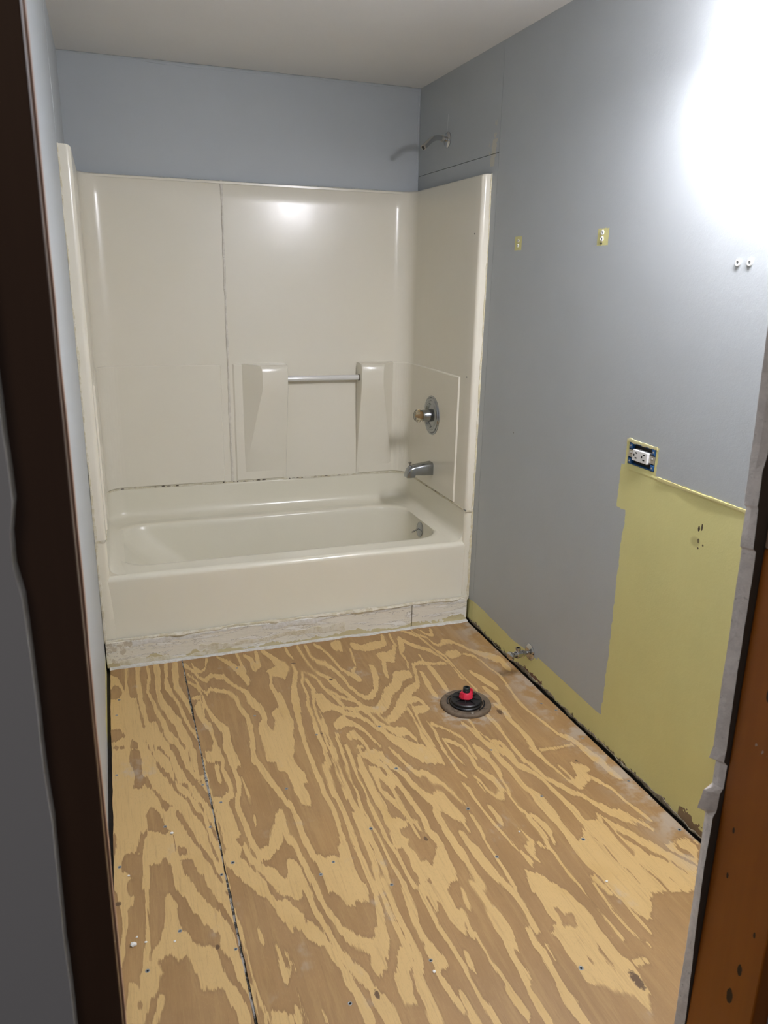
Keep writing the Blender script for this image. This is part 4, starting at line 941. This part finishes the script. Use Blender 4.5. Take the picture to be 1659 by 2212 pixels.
obj('knob_core', L((RX-.050, VY, VZ), (-1, 0, 0), [(0, .011), (.012, .013), (.017, .006), (.030, .005)], 14), M_AMBER, kn, 'amber brown core seen inside the knob', smooth=True)
t = thing('tub_spout', 'chrome tub spout with a pull-up diverter, below the shower valve', 'spout', (RX, .375, .60))
def spout_sec(x, zt, zbm, w, drop=0):
    y = .375; r = min(.012, (zt-zbm)*.4)
    return [(x, y-w, zbm+.002), (x, y-w, zt-r), (x, y-w+r*.4, zt-r*.35), (x, y-w+r, zt), (x, y+w-r, zt), (x, y+w-r*.4, zt-r*.35), (x, y+w, zt-r), (x, y+w, zbm+.002), (x, y+w-.002, zbm), (x, y-w+.002, zbm)]
secs = [(1.4845, .636, .580, .0265), (1.478, .6385, .5785, .0275), (1.440, .634, .579, .0262), (1.405, .629, .581, .0250), (1.3945, .627, .5815, .0245), (1.393, .627, .571, .0245), (1.372, .621, .570, .0235), (1.362, .612, .570, .022), (1.3555, .597, .571, .019), (1.353, .580, .572, .016)]
bm = bmesh.new(); vr = loft(bm, [spout_sec(*s) for s in secs]); bm.faces.new(vr[0]); bm.faces.new(vr[-1])
sp = obj('spout_body', bm, M_CHROMED, t, smooth=True, bevel=.0012)
obj('mouth', B(1.358, 1.388, .362, .388, .5692, .5712), M_HOLE, sp)
obj('diverter_knob', L((1.374, .375, .618), (0, 0, 1), [(0, .003), (.016, .003), (.018, .0075), (.022, .008), (.024, .006)], 20), M_CHROMED, t, 'small chrome diverter knob', smooth=True)
# supply stop by the floor
t = thing('supply_stop_valve', 'chrome water supply stop valve low on the yellow strip of the right wall', 'valve', (W, -.545, .104))
sy, sz = -.545, .103
ax = Vector((-1, -.10, .02)).normalized()
o0 = Vector((W-.0003, sy, sz))
obj('escutcheon', L(o0, (-1, 0, 0), [(0, .032), (.002, .032), (.009, .023), (.011, .0105)], 36), M_CHROME, t, smooth=True)
obj('pipe', L(o0 + ax*.004, ax, [(0, .0075), (.032, .0075)], 20), M_CHROME, t, smooth=True)
bd = obj('valve_body', L(o0 + ax*.028, ax, [(0, .011), (.001, .0135), (.009, .0135), (.010, .0115), (.016, .0115), (.018, .0145), (.034, .0150), (.036, .0125), (.048, .0115), (.050, .0085), (.058, .008)], 12), M_CHROME, t, smooth=False)
obj('outlet', L(o0 + ax*.054, Vector((-.05, .1, 1)), [(.004, .0080), (.016, .0080), (.018, .0098), (.026, .0098), (.0262, .0066), (.018, .006)], 16), M_CHROME, bd, smooth=True)
obj('handle', L(o0 + ax*.084, ax, [(0, .013), (.002, .019), (.008, .0195), (.012, .014), (.013, .005)], 28, su=1.05, sv=.80), M_CHROME, t, 'oval chrome handle', smooth=True)

# ------------------------------------------------------------------ toilet flange with test plug
fx, fyy = 1.205, -.662
t = thing('toilet_flange', 'rusty brown iron closet flange screwed to the plywood floor', 'flange', (fx, fyy, 0))
bm = bmesh.new(); lathe(bm, (fx, fyy, .0003), (0, 0, 1), [(0, .090), (.006, .0905), (.011, .088), (.013, .084), (.0125, .070), (.010, .066), (.010, .0605), (.0035, .060), (.0045, .030)], 56, caps=(False, True))
ring_o = obj('flange_ring', bm, M_IRON, t, smooth=True)
for k, a in enumerate((38, 128, 218, 308, 262)):
    a = math.radians(a); px, py = fx+.0765*math.cos(a), fyy+.0765*math.sin(a)
    obj('bolt', L((px, py, .0118), (0, 0, 1), [(0, .0065), (.0035, .006), (.0045, .004)], 8), M_IRON if k != 4 else M_METAL, ring_o)
for a0 in (-70, 110):
    bm = bmesh.new(); n = 14; rows = []
    for i in range(n+1):
        a = math.radians(a0 + 62*i/n)
        rows.append([(fx+r*math.cos(a), fyy+r*math.sin(a), z) for r, z in ((.064, .0106), (.064, .0136), (.0685, .0136), (.0685, .0106))])
    vr = loft(bm, rows); bm.faces.new(vr[0]); bm.faces.new(vr[-1])
    obj('slot_lip', bm, M_BLACK, ring_o)
t = thing('test_plug', 'black rubber pipe test plug with a red wing nut, seated in the floor flange', 'plug', (fx, fyy, .006))
obj('plug_disc', L((fx, fyy, .0055), (0, 0, 1), [(0, .050), (.002, .0565), (.008, .0575), (.011, .055), (.0125, .0525), (.015, .0555), (.020, .0555), (.023, .052), (.0215, .030), (.022, .010)], 56), M_BLACK, t, 'ribbed black rubber disc', smooth=True)
for k in range(8):
    a = math.pi*2*k/8 + .25
    bm = bmesh.new(); c, s = math.cos(a), math.sin(a)
    prism(bm, [(.012, .026), (.012, .038), (.026, .0335), (.050, .0285), (.050, .026)], lambda p, q, w: (fx + c*p - s*w, fyy + s*p + c*w, q), -.0013, .0013)
    obj('rib', bm, M_BLACK, t)
nut = obj('wing_nut', L((fx, fyy, .032), (0, 0, 1), [(0, .0225), (.003, .0245), (.007, .0225), (.020, .0185), (.022, .0155)], 24), M_RED, t, 'red plastic wing nut', smooth=True)
for sgn in (-1, 1):
    bm = bmesh.new()
    c, s = math.cos(.35), math.sin(.35)
    prism(bm, [(.014, .0325), (.027, .0325), (.0295, .040), (.026, .0575), (.0235, .0600), (.0205, .056), (.019, .050), (.014, .048)], lambda p, q, w: (fx + sgn*(c*p) - s*w, fyy + sgn*s*p + c*w, q), -.0075, .0075)
    obj('wing', bm, M_RED, nut, bevel=.0018)
obj('threaded_post', L((fx, fyy, .030), (0, 0, 1), [(0, .0125)] + [(.020 + i*.0022, .0118 if i % 2 else .0130) for i in range(9)] + [(.041, .0118), (.042, .0105), (.042, .0065), (.034, .006)], 24), M_BLACKG, t, 'hollow black threaded post', smooth=True)

# ------------------------------------------------------------------ electrical outlet in the wall
t = thing('electrical_outlet', 'white duplex receptacle in an open blue junction box above the bare yellow area', 'outlet', (W, -1.05, .9735))
bm = bmesh.new()
Y0, Y1, Z0, Z1 = oy0+.002, oy1-.002, oz0+.0015, oz1-.0015
box(bm, W+.052, W+.054, Y0, Y1, Z0, Z1)
for a in ((Y0, Y0+.002, Z0, Z1), (Y1-.002, Y1, Z0, Z1), (Y0, Y1, Z0, Z0+.002), (Y0, Y1, Z1-.002, Z1)): box(bm, W-.0005, W+.054, *a)
jb = obj('junction_box', bm, M_BLUE, t, 'open blue plastic junction box')
for (yy, y2) in ((Y0, Y0+.015), (Y1-.015, Y1)):
    for (z1_, z2_) in ((Z0, Z0+.017), (Z1-.017, Z1)):
        e = obj('ear', B(W-.0022, W+.010, yy, y2, z1_, z2_), M_BLUE, jb, bevel=.002)
        obj('screw_hole', L((W-.0023, (yy+y2)/2, (z1_+z2_)/2), (-1, 0, 0), [(0, .0028), (.0005, .0026)], 10), M_METAL, jb)
obj('yoke', B(W-.0012, W+.0004, oy0+.001, oy1-.001, .9735-.011, .9735+.011), M_METAL, t, 'bare metal mounting strap', bevel=.0005)
for yy in (oy0+.0125, oy1-.0125):
    obj('mounting_screw', L((W-.0012, yy, .9735+.002), (-1, 0, 0), [(0, .0042), (.003, .0038), (.0042, .002)], 14), M_METAL, t, smooth=True)
fc = obj('receptacle_face', B(W-.0075, W+.012, -1.084, -1.016, .9735-.0165, .9735+.0165), M_WHITE, t, 'white rectangular receptacle face', bevel=.002)
for cy in (-1.068, -1.033):
    for (dy, dz, w, h) in ((.003, .0078, .0046, .0019), (.003, -.0070, .0042, .0019), (.0125, .0004, .0028, .0030)):
        obj('slot', B(W-.0079, W-.0070, cy+dy-.004-w, cy+dy-.004+w, .9735+dz-h, .9735+dz+h), M_HOLE, fc)
# yellow painted lip of plaster above the box
bm = bmesh.new(); ragged(bm, oy0-.004, oy1+.002, oz1-.001, oz1+.009, lambda s, h, t_: (W-t_+.0005, s, h), .0035, 40, 131, .0012)
obj('plaster_lip', bm, simple('yellow_paint_lip', (.66, .61, .33), .4), wr, 'thick yellow paint lip above the outlet opening', smooth=True)
bm = bmesh.new(); ragged(bm, -2.2, -1.13, .921, .932, lambda s, h, t_: (W-t_+.0005, s, h), .0030, 120, 133, .0008)
obj('paint_ridge', bm, simple('yellow_paint_ridge', (.60, .54, .25), .4), wr, 'raised yellow paint ridge where the counter met the wall', smooth=True)

# ------------------------------------------------------------------ old wall anchors
def anchor(y, z, r, label, group, col=M_CRUMB):
    t = thing('wall_anchor', label, 'wall anchor', (W, y, z), group)
    obj('collar', L((W-.0002, y, z), (-1, 0, 0), [(0, r), (.0015, r), (.0028, r*.82), (.0028, r*.55), (.0008, r*.42)], 20), col, t, smooth=True)
    obj('hole', L((W-.0012, y, z), (-1, 0, 0), [(0, r*.36), (.0008, r*.34)], 12), M_SCREW if r > .006 else M_HOLE, t)
g1, g2, g3 = 'anchors in the left yellow patch', 'anchors in the right yellow patch', 'bare anchors near the lamp'
anchor(-.239, 1.588, .0055, 'upper small anchor in the left yellow patch beside the surround', g1, M_CAULKW)
anchor(-.239, 1.572, .0055, 'lower small anchor in the left yellow patch beside the surround', g1, M_CAULKW)
anchor(-.752, 1.593, .0075, 'upper white anchor in the right yellow patch on the grey wall', g2)
anchor(-.752, 1.575, .0075, 'lower white anchor in the right yellow patch on the grey wall', g2)
anchor(-1.312, 1.500, .0085, 'left of two white anchors on the pale grey wall under the lamp', g3)
anchor(-1.349, 1.500, .0085, 'right of two white anchors on the pale grey wall under the lamp', g3)
o = obj('wall_screw', L((W-.0002, -.751, 1.562), (-1, 0, 0), [(0, .003), (.002, .0028), (.0026, .001)], 10), M_HOLE); tag(o, 'tiny dark screw under the anchors of the right yellow patch', 'screw')

# ------------------------------------------------------------------ vanity light
lx, lz = 1.425, 1.954
lamp_ys = (-1.362, -1.582, -1.802)
t = thing('vanity_light', 'lit vanity wall light with bell shaped frosted glass shades, top right', 'lamp', (W, -1.612, 2.09))
bk = obj('backplate', B(W-.022, W-.0005, -1.88, -1.28, 2.09, 2.15), M_CHROME, t, bevel=.006)
for y in lamp_ys:
    bm = bmesh.new()
    prof = [(.0, .081), (.004, .0835), (.012, .080), (.035, .066), (.065, .053), (.095, .044), (.118, .036), (.128, .024)]
    lathe(bm, (lx, y, lz), (0, 0, 1), prof, 40, caps=(False, False))
    lathe(bm, (lx, y, lz), (0, 0, 1), [(.0, .081), (.006, .078), (.035, .062), (.065, .049), (.095, .040), (.116, .032), (.125, .022)], 40, caps=(False, False))
    sh = obj('shade', bm, M_SHADE, t, 'glowing white frosted glass bell shade', smooth=True)
    obj('socket', L((lx, y, lz+.122), (0, 0, 1), [(0, .024), (.012, .026), (.03, .022), (.036, .012)], 24), M_CHROME, t, smooth=True)
    obj('arm', tube(bmesh.new(), [(lx, y, lz+.155), (lx+.02, y, lz+.166), (lx+.05, y, lz+.166), (W-.02, y, lz+.163)], .008, 12), M_CHROME, t, smooth=True)
    obj('bulb', L((lx, y, lz+.035), (0, 0, 1), [(0, .004), (.004, .018), (.018, .029), (.035, .030), (.055, .022), (.075, .014), (.088, .013)], 24), M_BULB, t, smooth=True)
    ld = bpy.data.lights.new('bulb_light', 'POINT'); ld.energy = BULB_W; ld.color = LAMP_COL; ld.shadow_soft_size = .034
    lo = bpy.data.objects.new('bulb_light', ld); COL.objects.link(lo); lo.location = (lx, y, lz+.016)

# ------------------------------------------------------------------ debris on the floor
g = 'plaster crumbs on the plywood'
CL = ('white plaster crumb midway along the narrow plywood sheet', 'larger white plaster flake on the plywood near the left door stud', 'small white crumb just right of the larger plaster flake',
      'small white crumb at the left edge of the floor above the larger flake', 'tiny white crumb touching the right side of the larger flake', 'white crumb near the bottom middle of the wide plywood sheet',
      'white crumb on the right part of the wide sheet near the doorway', 'tiny white crumb on the wide sheet in front of the floor flange', 'tiny white crumb above the larger flake on the narrow sheet')
for k, (x, y, s) in enumerate(((.163,-1.02,.005),(.052,-1.365,.008),(.141,-1.384,.0035),(.048,-1.145,.0035),(.079,-1.366,.0035),(.668,-1.642,.004),(1.186,-1.536,.004),(1.065,-1.305,.0035),(.060,-1.345,.003))):
    bm = bmesh.new(); bmesh.ops.create_icosphere(bm, subdivisions=1, radius=s)
    rr = random.Random(k)
    for v in bm.verts:
        v.co = Vector((v.co.x*rr.uniform(.7, 1.3) + x, v.co.y*rr.uniform(.6, 1.2) + y, max(v.co.z*.5 + s*.4, 0.0002)))
    o = obj('plaster_crumb', bm, M_CRUMB)
    tag(o, CL[k], 'debris', g)
